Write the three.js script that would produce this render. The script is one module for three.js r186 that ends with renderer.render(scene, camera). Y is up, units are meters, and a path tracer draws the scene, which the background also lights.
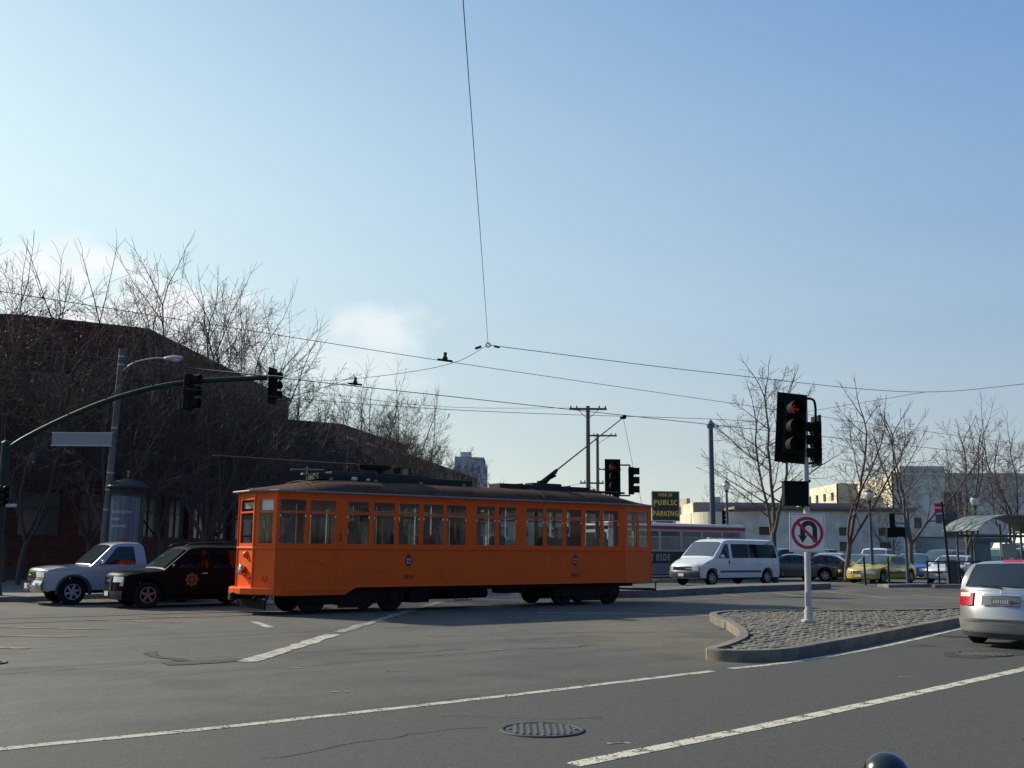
import * as THREE from 'three';
import { mergeGeometries, mergeVertices, toCreasedNormals } from 'three/addons/utils/BufferGeometryUtils.js';
import { RoundedBoxGeometry } from 'three/addons/geometries/RoundedBoxGeometry.js';
import { TessellateModifier } from 'three/addons/modifiers/TessellateModifier.js';
import { MarchingCubes } from 'three/addons/objects/MarchingCubes.js';
import { FontLoader } from 'three/addons/loaders/FontLoader.js';
import { TextGeometry } from 'three/addons/geometries/TextGeometry.js';

// ---------------------------------------------------------------- camera, sky, sun, exposure
const scene = new THREE.Scene();
const camera = new THREE.PerspectiveCamera(40.53, 1024 / 768, 0.1, 3000);
camera.position.set(0, 1.6, 0);
camera.rotation.order = 'YXZ';
camera.rotation.set(Math.atan(165 / 1040), 0, 0.007);
scene.add(camera);

const renderer = new THREE.WebGLRenderer({ antialias: true });
renderer.setSize(1024, 768);
renderer.toneMapping = THREE.LinearToneMapping;
renderer.toneMappingExposure = 1.2;
renderer.shadowMap.enabled = true;

const SUN_AZ = 57 * Math.PI / 180, SUN_EL = 30 * Math.PI / 180;       // left of straight ahead, above the horizon
const sunDir = new THREE.Vector3(-Math.sin(SUN_AZ) * Math.cos(SUN_EL), Math.sin(SUN_EL), -Math.cos(SUN_AZ) * Math.cos(SUN_EL));
const sun = new THREE.DirectionalLight(new THREE.Color(1.0, 0.91, 0.75), 5.0);
sun.position.copy(sunDir).multiplyScalar(150).add(new THREE.Vector3(5, 0, -40));
sun.target.position.set(5, 0, -40);
sun.castShadow = true;
sun.shadow.mapSize.set(4096, 4096);
Object.assign(sun.shadow.camera, { left: -90, right: 90, top: 90, bottom: -90, near: 1, far: 400 });
sun.shadow.radius = 1.2;
scene.add(sun, sun.target);

function rngOf(seed) { let s = seed >>> 0; return () => { s = (s + 0x6D2B79F5) >>> 0; let t = Math.imul(s ^ (s >>> 15), 1 | s); t = (t + Math.imul(t ^ (t >>> 7), 61 | t)) ^ t; return ((t ^ (t >>> 14)) >>> 0) / 4294967296; }; }
function hash2(i, j) { let h = Math.imul(i, 374761393) + Math.imul(j, 668265263) | 0; h = Math.imul(h ^ (h >>> 13), 1274126177); return ((h ^ (h >>> 16)) >>> 0) / 4294967296; }
function vnoise(x, y) { const i = Math.floor(x), j = Math.floor(y); let u = x - i, v = y - j; u = u * u * (3 - 2 * u); v = v * v * (3 - 2 * v); return (hash2(i, j) * (1 - u) + hash2(i + 1, j) * u) * (1 - v) + (hash2(i, j + 1) * (1 - u) + hash2(i + 1, j + 1) * u) * v; }
function fbm(x, y, o = 5) { let a = 0.5, s = 0, n = 0; for (let k = 0; k < o; k++) { s += a * vnoise(x, y); n += a; x = x * 2.03 + 17.1; y = y * 2.03 + 9.7; a *= 0.5; } return s / n; }
const smooth = (a, b, x) => { const t = Math.min(1, Math.max(0, (x - a) / (b - a))); return t * t * (3 - 2 * t); };

{ // clear winter sky: pale near the horizon and round the sun, deeper blue away from it, a few low cumulus clouds
  const W = 1536, H = 768, data = new Float32Array(W * H * 4);
  const clouds = []; // azimuth (degrees right of straight ahead), elevation, half width, half height, strength
  for (const c of [[-23.2, 13.9, 3.0, 1.5, 1.0], [-21.5, 11.5, 7.0, 2.3, 0.95], [-27.5, 12.5, 3.2, 1.9, 0.9], [-15.5, 10.4, 4.5, 1.9, 0.7], [-7.6, 11.9, 3.4, 1.4, 0.62], [-8.5, 10.2, 4.6, 1.7, 0.45], [-34, 13, 6, 3, 0.7], [-47, 10, 7, 3, 0.5], [-74, 9, 9, 3, 0.6], [64, 7, 8, 2.5, 0.4], [110, 10, 10, 3, 0.5], [150, 8, 9, 3, 0.5], [-140, 9, 10, 3, 0.5], [-105, 11, 8, 3, 0.5]]) clouds.push(c);
  for (let j = 0; j < H; j++) for (let i = 0; i < W; i++) {
    const phi = ((i + 0.5) / W - 0.5) * 2 * Math.PI, th = ((j + 0.5) / H - 0.5) * Math.PI;
    const y = Math.sin(th), cx = Math.cos(phi) * Math.cos(th), cz = Math.sin(phi) * Math.cos(th);
    const up = Math.max(0, y), cs = cx * sunDir.x + y * sunDir.y + cz * sunDir.z;
    const g = Math.acos(Math.min(1, Math.max(-1, cs)));                         // angle to the sun
    const az = Math.atan2(cx, -cz) * 180 / Math.PI, el = th * 180 / Math.PI;
    const k = 1 - Math.exp(-up * 7);                                              // 0 at the horizon
    const near = Math.exp(-g) * (1 - 0.4 * smooth(0.22, 0.62, up));               // haze brightening towards the sun
    let r = Math.max(0.05, 0.291 * (1 - k) - 0.118 * k + 1.206 * near), gg = Math.max(0.15, 0.285 * (1 - k) + 0.004 * k + 1.308 * near), b = Math.max(0.36, 0.26 * (1 - k) + 0.335 * k + 0.886 * near);
    const wisp = (fbm(az * 0.07 + el * 0.02, el * 0.35 + 3, 5) - 0.5) * 0.05 * smooth(32, 4, el); r += wisp; gg += wisp * 0.8; b += wisp * 0.6;
    let c = 0;
    for (const [ca, ce, cw, ch, st] of clouds) {
      let da = az - ca; if (da > 180) da -= 360; if (da < -180) da += 360;
      const q = (da / cw) ** 2 + ((el - ce) / ch) ** 2;
      if (q > 3) continue;
      const n = fbm(az * 0.55 + 31, el * 0.9 + 7, 6);
      c = Math.max(c, st * smooth(0.0, 0.95, (1 - q * 0.62) * 0.8 + (n - 0.5) * 1.7));
    }
    const cr = 0.80, cg = 0.82, cb = 0.84;
    r += (cr - r) * c; gg += (cg - gg) * c; b += (cb - b) * c;
    if (y < 0) { const d = smooth(0, -0.06, y); r = r * (1 - d) + 0.12 * d; gg = gg * (1 - d) + 0.125 * d; b = b * (1 - d) + 0.125 * d; }
    const o = (j * W + i) * 4; data[o] = r; data[o + 1] = gg; data[o + 2] = b; data[o + 3] = 1;
  }
  const tex = new THREE.DataTexture(data, W, H, THREE.RGBAFormat, THREE.FloatType);
  tex.mapping = THREE.EquirectangularReflectionMapping; tex.magFilter = THREE.LinearFilter; tex.minFilter = THREE.LinearFilter; tex.wrapS = THREE.RepeatWrapping; tex.needsUpdate = true;
  scene.background = tex; scene.environment = tex;
}

// ---------------------------------------------------------------- helpers
const V = (x, y, z) => new THREE.Vector3(x, y, z);
const rgb = (r, g, b) => new THREE.Color().setRGB(r, g, b);
function mat(r, g, b, rough = 0.7, metal = 0, extra = {}) { return new THREE.MeshStandardMaterial({ color: rgb(r, g, b), roughness: rough, metalness: metal, side: THREE.DoubleSide, ...extra }); }
function pmat(r, g, b, rough = 0.7, metal = 0, extra = {}) { return new THREE.MeshPhysicalMaterial({ color: rgb(r, g, b), roughness: rough, metalness: metal, side: THREE.DoubleSide, ...extra }); }
const taken = {};
function numbered(n) { const k = taken[n] = (taken[n] ?? -1) + 1; return k ? `${n}_${String(k).padStart(3, '0')}` : n; }
function plain(g) { const o = g.index ? g.toNonIndexed() : g; for (const k of Object.keys(o.attributes)) if (!['position', 'normal', 'uv', 'color'].includes(k)) o.deleteAttribute(k); return o; }
function join(list) {
  list = (Array.isArray(list) ? list : [list]).flat(Infinity).map(plain);
  if (list.length === 1) return list[0];
  const uvAll = list.every(g => g.attributes.uv), colAll = list.every(g => g.attributes.color);
  for (const g of list) { if (!uvAll) g.deleteAttribute('uv'); if (!colAll) g.deleteAttribute('color'); if (!g.attributes.normal) g.computeVertexNormals(); }
  return mergeGeometries(list);
}
function shade(m) { m.castShadow = true; m.receiveShadow = true; return m; }
function part(name, geo, m, parent) { const o = shade(new THREE.Mesh(join(geo), m)); o.name = name; parent.add(o); return o; }
function thing(name, label, category, pos = [0, 0, 0], turn = 0, group) {
  const o = new THREE.Group(); o.name = numbered(name); o.position.set(...pos); o.rotation.y = turn;
  o.userData = { label, category }; if (group) o.userData.group = group; scene.add(o); return o;
}
function single(name, geo, m, label, category, pos = [0, 0, 0], turn = 0, group) {
  const o = shade(new THREE.Mesh(join(geo), m)); o.name = numbered(name); o.position.set(...pos); o.rotation.y = turn;
  o.userData = { label, category }; if (group) o.userData.group = group; scene.add(o); return o;
}
function structure(name, geo, m, pos = [0, 0, 0]) { const o = shade(new THREE.Mesh(join(geo), m)); o.name = numbered(name); o.position.set(...pos); o.userData = { kind: 'structure' }; scene.add(o); return o; }
function copyOf(root, pos, turn, label, group) { const r = root.clone(); r.name = numbered(root.name.replace(/_\d{3}$/, '')); r.position.set(...pos); r.rotation.y = turn; r.userData = { ...root.userData, label }; if (group) r.userData.group = group; scene.add(r); return r; }
function box(w, h, d, x = 0, y = 0, z = 0, ry = 0) { const g = new THREE.BoxGeometry(w, h, d); if (ry) g.rotateY(ry); return g.translate(x, y, z); }
function rbox(w, h, d, x = 0, y = 0, z = 0, r = 0.02, ry = 0) { const g = new RoundedBoxGeometry(w, h, d, 2, Math.min(r, w / 2.01, h / 2.01, d / 2.01)); if (ry) g.rotateY(ry); return g.translate(x, y, z); }
function rod(a, b, r0, r1 = r0, seg = 8, open = false) {
  a = a.isVector3 ? a : V(...a); b = b.isVector3 ? b : V(...b);
  const d = b.clone().sub(a), L = d.length(), g = new THREE.CylinderGeometry(r1, r0, L, seg, 1, open);
  g.translate(0, L / 2, 0); g.applyQuaternion(new THREE.Quaternion().setFromUnitVectors(V(0, 1, 0), d.normalize())); return g.translate(a.x, a.y, a.z);
}
function tube(pts, r, seg = 6, n = 0) { const c = new THREE.CatmullRomCurve3(pts.map(p => p.isVector3 ? p : V(...p))); return new THREE.TubeGeometry(c, n || pts.length * 6, r, seg); }
function lathe(pts, seg = 16) { return new THREE.LatheGeometry(pts.map(p => new THREE.Vector2(...p)), seg); }
function prism(pts, depth, bevel = 0) { const s = new THREE.Shape(pts.map(p => new THREE.Vector2(...p))); return new THREE.ExtrudeGeometry(s, { depth, bevelEnabled: bevel > 0, bevelSize: bevel, bevelThickness: bevel, bevelSegments: 2, steps: 1 }); }
function flatPoly(pts, y) { const s = new THREE.Shape(pts.map(([x, d]) => new THREE.Vector2(x, d))); const g = new THREE.ShapeGeometry(s); g.rotateX(-Math.PI / 2); return g.translate(0, y, 0); } // points as (x, distance ahead)
function noiseTexture(size, fn, srgb = true) { // fn(u,v) -> [r,g,b] in 0..1
  const d = new Uint8Array(size * size * 4);
  for (let j = 0; j < size; j++) for (let i = 0; i < size; i++) { const c = fn(i / size, j / size, i, j), o = (j * size + i) * 4; d[o] = Math.max(0, Math.min(255, c[0] * 255)); d[o + 1] = Math.max(0, Math.min(255, c[1] * 255)); d[o + 2] = Math.max(0, Math.min(255, c[2] * 255)); d[o + 3] = 255; }
  const t = new THREE.DataTexture(d, size, size); t.wrapS = t.wrapT = THREE.RepeatWrapping; t.magFilter = THREE.LinearFilter; t.minFilter = THREE.LinearMipmapLinearFilter; t.generateMipmaps = true; if (srgb) t.colorSpace = THREE.SRGBColorSpace; t.needsUpdate = true; return t;
}
const tileNoise = (u, v, f, seed = 0) => { // noise that repeats over 0..1
  const x = u * f, y = v * f, i = Math.floor(x), j = Math.floor(y); let a = x - i, b = y - j; a = a * a * (3 - 2 * a); b = b * b * (3 - 2 * b);
  const m = k => ((k % f) + f) % f, h = (p, q) => hash2(m(p) + seed * 131, m(q) + seed * 57);
  return (h(i, j) * (1 - a) + h(i + 1, j) * a) * (1 - b) + (h(i, j + 1) * (1 - a) + h(i + 1, j + 1) * a) * b;
};
function uvMetres(g, s = 1) { // box-projected texture coordinates in metres
  g = plain(g); if (!g.attributes.normal) g.computeVertexNormals(); const p = g.attributes.position, n = g.attributes.normal, uv = new Float32Array(p.count * 2);
  for (let i = 0; i < p.count; i++) { const ax = Math.abs(n.getX(i)), ay = Math.abs(n.getY(i)), az = Math.abs(n.getZ(i)); let u, v; if (ay > ax && ay > az) { u = p.getX(i); v = p.getZ(i); } else if (ax > az) { u = p.getZ(i); v = p.getY(i); } else { u = p.getX(i); v = p.getY(i); } uv[2 * i] = u / s; uv[2 * i + 1] = v / s; }
  g.setAttribute('uv', new THREE.BufferAttribute(uv, 2)); return g;
}
const font = await new FontLoader().loadAsync('fonts/droid/droid_sans_bold.typeface.json');
const serif = await new FontLoader().loadAsync('fonts/droid/droid_serif_bold.typeface.json');
function text(str, size, depth = 0.004, f = font) { const g = new TextGeometry(str, { font: f, size, depth, curveSegments: 4, bevelEnabled: false }); g.computeBoundingBox(); const b = g.boundingBox; return g.translate(-(b.min.x + b.max.x) / 2, -(b.min.y + b.max.y) / 2, 0); }

// shared materials
const asphaltGrain = noiseTexture(512, (u, v, i, j) => { const g = 0.80 + (hash2(i, j) - 0.5) * 0.30 + (tileNoise(u, v, 128, 1) - 0.5) * 0.24 + (tileNoise(u, v, 32, 2) - 0.5) * 0.08; const s = hash2(i + 991, j + 77) > 0.985 ? 0.22 : 0; return [g + s, g + s, g * 0.99 + s]; });
const asphaltBump = noiseTexture(512, (u, v, i, j) => { const g = 0.5 + (hash2(i, j) - 0.5) * 0.6 + (tileNoise(u, v, 128, 1) - 0.5) * 0.5; return [g, g, g]; }, false);
const concreteTex = noiseTexture(512, (u, v, i, j) => { const g = 0.86 + (hash2(i, j) - 0.5) * 0.12 + (tileNoise(u, v, 64, 3) - 0.5) * 0.14 + (tileNoise(u, v, 8, 4) - 0.5) * 0.16; return [g, g * 0.985, g * 0.96]; });
const wallTex = noiseTexture(512, (u, v, i, j) => { const st = tileNoise(u, v * 0.25, 64, 9); const g = 0.90 + (hash2(i, j) - 0.5) * 0.05 + (tileNoise(u, v, 6, 5) - 0.5) * 0.12 + (st - 0.5) * 0.07; return [g, g, g * 0.985]; });
const brickTex = noiseTexture(512, (u, v) => { // far-off brickwork: courses too small to pick apart
  const row = Math.floor(v * 24), f = (v * 24) % 1, uu = u * 8 + (row % 2) * 0.5, bi = Math.floor(uu) % 8, fu = uu % 1;
  if (f < 0.13 || fu < 0.045) return [0.52, 0.48, 0.44]; const t = hash2(bi + 3, row + 11), n = tileNoise(u, v, 64, 2) * 0.16; return [0.62 + t * 0.26 + n, 0.42 + t * 0.16 + n, 0.36 + t * 0.12 + n]; });
const M = {
  steel: mat(0.30, 0.31, 0.32, 0.42, 0.7), chrome: mat(0.72, 0.73, 0.74, 0.16, 1), rubber: pmat(0.016, 0.016, 0.016, 0.9, 0, { specularIntensity: 0.25 }), blackPaint: pmat(0.012, 0.013, 0.014, 0.5, 0, { specularIntensity: 0.5 }), under: pmat(0.012, 0.012, 0.012, 0.9, 0, { specularIntensity: 0.2 }),
  signalGreen: pmat(0.010, 0.030, 0.022, 0.5, 0, { specularIntensity: 0.5 }), signalBlack: pmat(0.007, 0.009, 0.007, 0.7, 0, { specularIntensity: 0.25 }), galv: mat(0.42, 0.43, 0.43, 0.5, 0.35), wire: mat(0.03, 0.03, 0.032, 0.6, 0.3),
  screen: pmat(0.03, 0.045, 0.045, 0.03, 0, { ior: 2.2, specularIntensity: 1 }),
  glass: pmat(0.012, 0.016, 0.018, 0.03, 0, { ior: 1.6, specularIntensity: 1 }), tint: pmat(0.005, 0.006, 0.007, 0.05, 0, { ior: 1.35 }),
  lensClear: pmat(0.62, 0.64, 0.66, 0.1, 0.4, { clearcoat: 1 }), lensRed: pmat(0.42, 0.012, 0.018, 0.12, 0, { clearcoat: 1 }), lensAmber: pmat(0.55, 0.16, 0.02, 0.15, 0, { clearcoat: 1 }),
  plate: mat(0.55, 0.56, 0.58, 0.5), rim: mat(0.34, 0.35, 0.36, 0.35, 0.8), plasticGrey: mat(0.06, 0.062, 0.065, 0.6),
  blue: mat(0.045, 0.075, 0.11, 0.5), white: mat(0.74, 0.72, 0.66, 0.55), concrete: mat(0.27, 0.265, 0.245, 0.92, 0, { map: concreteTex }), wood: mat(0.13, 0.105, 0.085, 0.9),
};

// ---------------------------------------------------------------- ground, road, markings
const ROAD = V(0.807, 0, -0.591), ACROSS = V(0.591, 0, 0.807), TURN = Math.atan2(0.591, 0.807);   // along the tracks, and across them towards the camera
const groundMat = mat(0.108, 0.10, 0.083, 0.95, 0, { map: asphaltGrain, bumpMap: asphaltBump, bumpScale: 0.004 });
structure('ground', (() => { const g = new THREE.CircleGeometry(900, 64); g.rotateX(-Math.PI / 2); return uvMetres(g, 1.7); })(), groundMat);
{ // the worn asphalt of the crossing, its patches and stains as mottled colour
  const x0 = -26, x1 = 26, d0 = 3, d1 = 47, st = 0.13, nx = Math.round((x1 - x0) / st), nd = Math.round((d1 - d0) / st);
  const g = new THREE.PlaneGeometry(x1 - x0, d1 - d0, nx, nd); g.rotateX(-Math.PI / 2); g.translate((x0 + x1) / 2, 0.004, -(d0 + d1) / 2);
  const p = g.attributes.position, col = new Float32Array(p.count * 3), uv = g.attributes.uv;
  for (let i = 0; i < p.count; i++) {
    const x = p.getX(i), d = -p.getZ(i), along = x * 0.807 + d * 0.591, across = x * 0.591 - d * 0.807;
    let k = 1 + (fbm(x * 0.35, d * 0.35, 4) - 0.5) * 0.42 + (fbm(x * 2.1 + 9, d * 2.1, 3) - 0.5) * 0.22 + (vnoise(x * 9, d * 9) - 0.5) * 0.12;
    k += (fbm(along * 0.12 + 4, across * 2.2, 4) - 0.5) * 0.46;                       // long streaks worn along the lanes
    let warm = 0;
    const e = Math.hypot((x - 2.6) / 1.7, (d - 20.5) / 6.5); warm += 0.9 * smooth(1.2, 0.35, e + (fbm(x * 0.9, d * 0.9, 4) - 0.5) * 0.8); // sandy dust beside the island
    warm += 0.35 * smooth(0.52, 0.68, fbm(x * 0.22 + 50, d * 0.22, 4)) * smooth(17, 22, d);
    k *= 1 + 0.2 * warm;
    k += (smooth(0.50, 0.56, fbm(along * 0.3 + 70, across * 0.55, 3)) - 0.5) * 0.12; // old resurfaced patches
    const oil = smooth(0.62, 0.74, fbm(x * 0.8 + 20, d * 0.8 + 3, 4)); k *= 1 - 0.28 * oil;
    col[3 * i] = k * (1 + 0.10 * warm); col[3 * i + 1] = k * (1 + 0.02 * warm); col[3 * i + 2] = k * (1 - 0.20 * warm);
    uv.setXY(i, x / 1.3 + 0.03 * Math.sin(d), d / 1.3);
  }
  g.setAttribute('color', new THREE.BufferAttribute(col, 3));
  structure('road', g, mat(0.130, 0.119, 0.094, 0.9, 0, { map: asphaltGrain, bumpMap: asphaltBump, bumpScale: 0.004, vertexColors: true }));
}
function ribbon(pts, w, y, rag = 0.15, seed = 1, step = 0.12) { // a strip along a line of (x, distance) points with uneven edges
  const c = new THREE.CatmullRomCurve3(pts.map(([x, d]) => V(x, y, -d)), false, 'centripetal'); const L = c.getLength(), n = Math.max(2, Math.ceil(L / step)); const P = c.getSpacedPoints(n), pos = [], idx = []; if (rag >= 0.9) for (let i = 1; i < n; i++) { P[i].x += (fbm(i * 0.31 + seed, 3.3, 4) - 0.5) * 0.34; P[i].z += (fbm(i * 0.29 + seed, 9.1, 4) - 0.5) * 0.34; }
  for (let i = 0; i <= n; i++) { const t = (i < n ? P[i + 1].clone().sub(P[i]) : P[i].clone().sub(P[i - 1])).normalize(), sx = -t.z, sz = t.x; const s = i * step; const a = w / 2 * (1 + (fbm(s * 3.1 + seed * 7, 1.5, 3) - 0.5) * 2 * rag), b = w / 2 * (1 + (fbm(s * 3.3 + seed * 13, 8.5, 3) - 0.5) * 2 * rag); pos.push(P[i].x + sx * a, y, P[i].z + sz * a, P[i].x - sx * b, y, P[i].z - sz * b); if (i < n) idx.push(2 * i, 2 * i + 2, 2 * i + 1, 2 * i + 1, 2 * i + 2, 2 * i + 3); }
  const g = new THREE.BufferGeometry(); g.setAttribute('position', new THREE.Float32BufferAttribute(pos, 3)); g.setIndex(idx); g.computeVertexNormals(); const nrm = g.attributes.normal; for (let i = 0; i < nrm.count; i++) nrm.setXYZ(i, 0, 1, 0); return uvMetres(g, 0.9);
}
const paintTex = noiseTexture(512, (u, v, i, j) => { const worn = smooth(0.60, 0.74, tileNoise(u, v, 40, 6) * 0.6 + tileNoise(u, v, 9, 7) * 0.4); const g = 0.92 + (hash2(i, j) - 0.5) * 0.16; return [g * (1 - worn * 0.55), g * (1 - worn * 0.55), g * (1 - worn * 0.54)]; });
const whitePaint = mat(0.54, 0.495, 0.37, 0.8, 0, { map: paintTex }), newPaint = mat(0.64, 0.585, 0.42, 0.75, 0, { map: paintTex }), fadedPaint = mat(0.30, 0.295, 0.24, 0.85, 0, { map: paintTex });
const yellowPaint = mat(0.34, 0.23, 0.075, 0.85, 0, { map: paintTex }), fadedYellow = mat(0.20, 0.155, 0.075, 0.85, 0, { map: paintTex });
structure('road', (() => { // the darker, newer lane surface on the near side of the lane line
  const far = [[-5.5, 7.3], [-4, 8.6], [-2.7, 9.55], [-1.15, 10.85], [0, 11.8], [1.1, 12.8], [2.8, 14.4], [4.4, 16.1], [9.1, 21.6], [15, 28.4]];
  return uvMetres(flatPoly([...far, [26, 24], [26, 4], [-5.5, 4]], 0.008), 1.3); })(), mat(0.088, 0.083, 0.067, 0.88, 0, { map: asphaltGrain, bumpMap: asphaltBump, bumpScale: 0.004 }));
const mark = (name, pts, w, m, rag, seed) => structure(name, ribbon(pts, w, 0.012, rag, seed), m);
mark('lane_line', [[-7, 6.2], [-5.5, 7.4], [-4, 8.6], [-2.7, 9.55], [-1.15, 10.85], [-0.1, 11.75], [1.1, 12.85], [2.7, 14.3]], 0.14, whitePaint, 0.4, 1);
mark('lane_line', [[3.0, 14.6], [3.9, 15.35], [5.2, 16.75], [7.2, 19.3], [9.7, 22.7], [14.6, 28.7]], 0.13, whitePaint, 0.35, 2);
mark('lane_line', [[0.47, 8.12], [1.6, 9.2], [3.5, 11.1], [7.1, 14.8], [12, 19.9], [20, 28]], 0.17, newPaint, 0.18, 3);
mark('stop_line', [[-3.72, 15.05], [-3.5, 17.3], [-3.3, 19.8]], 0.30, whitePaint, 0.55, 4);
mark('stop_line', [[-3.27, 20.3], [-3.0, 23.2], [-2.75, 26], [-2.1, 32.1]], 0.24, fadedPaint, 0.75, 5);
mark('crossing_line', [[0.7, 26.95], [2.8, 26.8], [5.0, 26.35]], 0.16, whitePaint, 0.55, 6);
mark('lane_dash', [[-5.57, 23.06], [-4.82, 21.4]], 0.16, whitePaint, 0.4, 7);
[[[7.8, 39.5], [8.1, 37]], [[10, 40.7], [10.4, 37]], [[12.5, 42], [13.1, 36.3]], [[14.9, 39.7], [15.4, 35.9]], [[17.4, 38.5], [17.4, 35.4]]].forEach((p, i) => mark('yellow_line', p, 0.26, yellowPaint, 0.35, 20 + i));
[[[-9.3, 23.4], [-7.0, 22.6]], [[-8.6, 24.6], [-6.6, 24.2]], [[-10.2, 21], [-7.9, 20.7]], [[-9.6, 18.9], [-7.6, 19]]].forEach((p, i) => mark('yellow_line', p, 0.22, fadedYellow, 0.9, 30 + i));
mark('yellow_line', [[-8.4, 16.95], [-7.55, 16.75]], 0.2, yellowPaint, 0.5, 40);
const tar = mat(0.022, 0.021, 0.020, 0.85);
mark('tar_crack', [[-4.75, 14.72], [-4.3, 15.0], [-3.8, 15.35]], 0.42, tar, 0.8, 50);
mark('tar_crack', [[-5.5, 16.4], [-5.2, 15.7], [-4.95, 15.5], [-4.6, 15.0]], 0.16, tar, 0.95, 51);
mark('tar_crack', [[-9, 10.9], [-6.4, 13.4], [-4.75, 15]], 0.022, tar, 0.9, 52);
mark('tar_crack', [[-1.9, 8.3], [-1.2, 9.0], [-0.6, 9.6], [-0.2, 9.75]], 0.014, tar, 0.95, 53);
mark('tar_crack', [[-0.7, 10.35], [0.1, 10.25], [0.9, 10.35]], 0.012, tar, 0.95, 54);
mark('tar_crack', [[-1.5, 19.5], [-0.2, 19.9], [1.2, 20.6], [2.9, 21]], 0.03, tar, 0.95, 55);
mark('tar_crack', [[-4.9, 12.9], [-1.9, 15.4], [0.4, 17.5]], 0.016, tar, 0.95, 57);
mark('tar_crack', [[-2.4, 16.3], [-1.4, 16.6], [-0.7, 17.2]], 0.035, tar, 0.95, 82);
mark('tar_crack', [[0.3, 17.4], [0.9, 17.6], [1.5, 18.1]], 0.03, tar, 0.95, 83);
mark('tar_crack', [[4.4, 9.3], [5.6, 10.8], [6.6, 11.2]], 0.012, tar, 0.95, 84);
mark('tar_crack', [[-6, 18.6], [-4.2, 20.3], [-1.8, 22.2]], 0.02, tar, 0.95, 86);
// paint flecks left on the asphalt
const fleckRng = rngOf(5); for (const [x, d] of [[-2.9, 14.3], [-1.55, 14.1], [-0.2, 17.1], [3.1, 18.6], [0.9, 9.0], [-1.9, 12.0], [5.1, 13.8], [1.9, 17.3]]) mark('paint_fleck', [[x - 0.09, d], [x + 0.10, d + 0.05 * fleckRng()]], 0.045, fadedPaint, 0.9, x * 7 + 60);

{ // tram tracks set flush in the asphalt: two steel rails each, with a dark flangeway beside them
  const railMat = mat(0.16, 0.15, 0.14, 0.35, 0.75), gap = mat(0.012, 0.012, 0.012, 0.95);
  const axis = [-6.38, 25.93];
  for (const [ox, off] of [[0, 0]]) for (const s of [-1, 1]) {
    const w = off + s * 0.75, bx = axis[0] + 0.591 * w, bd = axis[1] - 0.807 * w;
    const P = t => [bx + 0.807 * t, bd + 0.591 * t];
    structure('tram_rail', ribbon([P(-22), P(-8), P(4), P(30), P(60)], 0.055, 0.013, 0, 1, 2), railMat);
    const Q = t => [P(t)[0] + 0.591 * 0.05 * -s, P(t)[1] - 0.807 * 0.05 * -s];
    structure('rail_groove', ribbon([Q(-22), Q(-8), Q(4), Q(30), Q(60)], 0.04, 0.012, 0.1, 2, 0.5), gap);
  }
}
{ // iron covers in the road
  const iron = mat(0.07, 0.066, 0.06, 0.55, 0.5), frame = mat(0.045, 0.045, 0.045, 0.7, 0.3);
  const cover = (x, d, r, label) => {
    const o = thing('manhole_cover', label, 'manhole', [x, 0, -d]);
    part('cover_plate', rod([0, 0, 0], [0, 0.016, 0], r, r, 32), iron, o);
    const ring = new THREE.TorusGeometry(r + 0.03, 0.022, 6, 36); ring.rotateX(Math.PI / 2); ring.scale(1, 0.55, 1); part('frame_ring', ring.translate(0, 0.012, 0), frame, o);
    const studs = []; for (let i = -5; i <= 5; i++) for (let j = -5; j <= 5; j++) { const q = r / 5.6; if (Math.hypot(i, j) * q < r * 0.9) studs.push(box(q * 0.55, 0.012, q * 0.55, i * q, 0.02, j * q, 0.6)); }
    const s = part('stud', studs, mat(0.17, 0.165, 0.15, 0.45, 0.5), o); s.userData.kind = 'stuff';
  };
  cover(0.29, 9.62, 0.33, 'round studded iron manhole cover in the near lane beside the white line');
  cover(7.5, 16.9, 0.36, 'iron manhole cover in a patched lane behind the silver wagon');
  cover(-7.22, 14.65, 0.27, 'small iron manhole cover at the left edge near the yellow dash');
}
structure('road_patch', uvMetres(flatPoly([[6.7, 16.5], [7.1, 16.2], [8.2, 16.9], [8.6, 17.6], [8.0, 17.7], [7.0, 17.2]], 0.0125), 0.8), mat(0.042, 0.042, 0.041, 0.9, 0, { map: asphaltGrain }));

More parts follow.
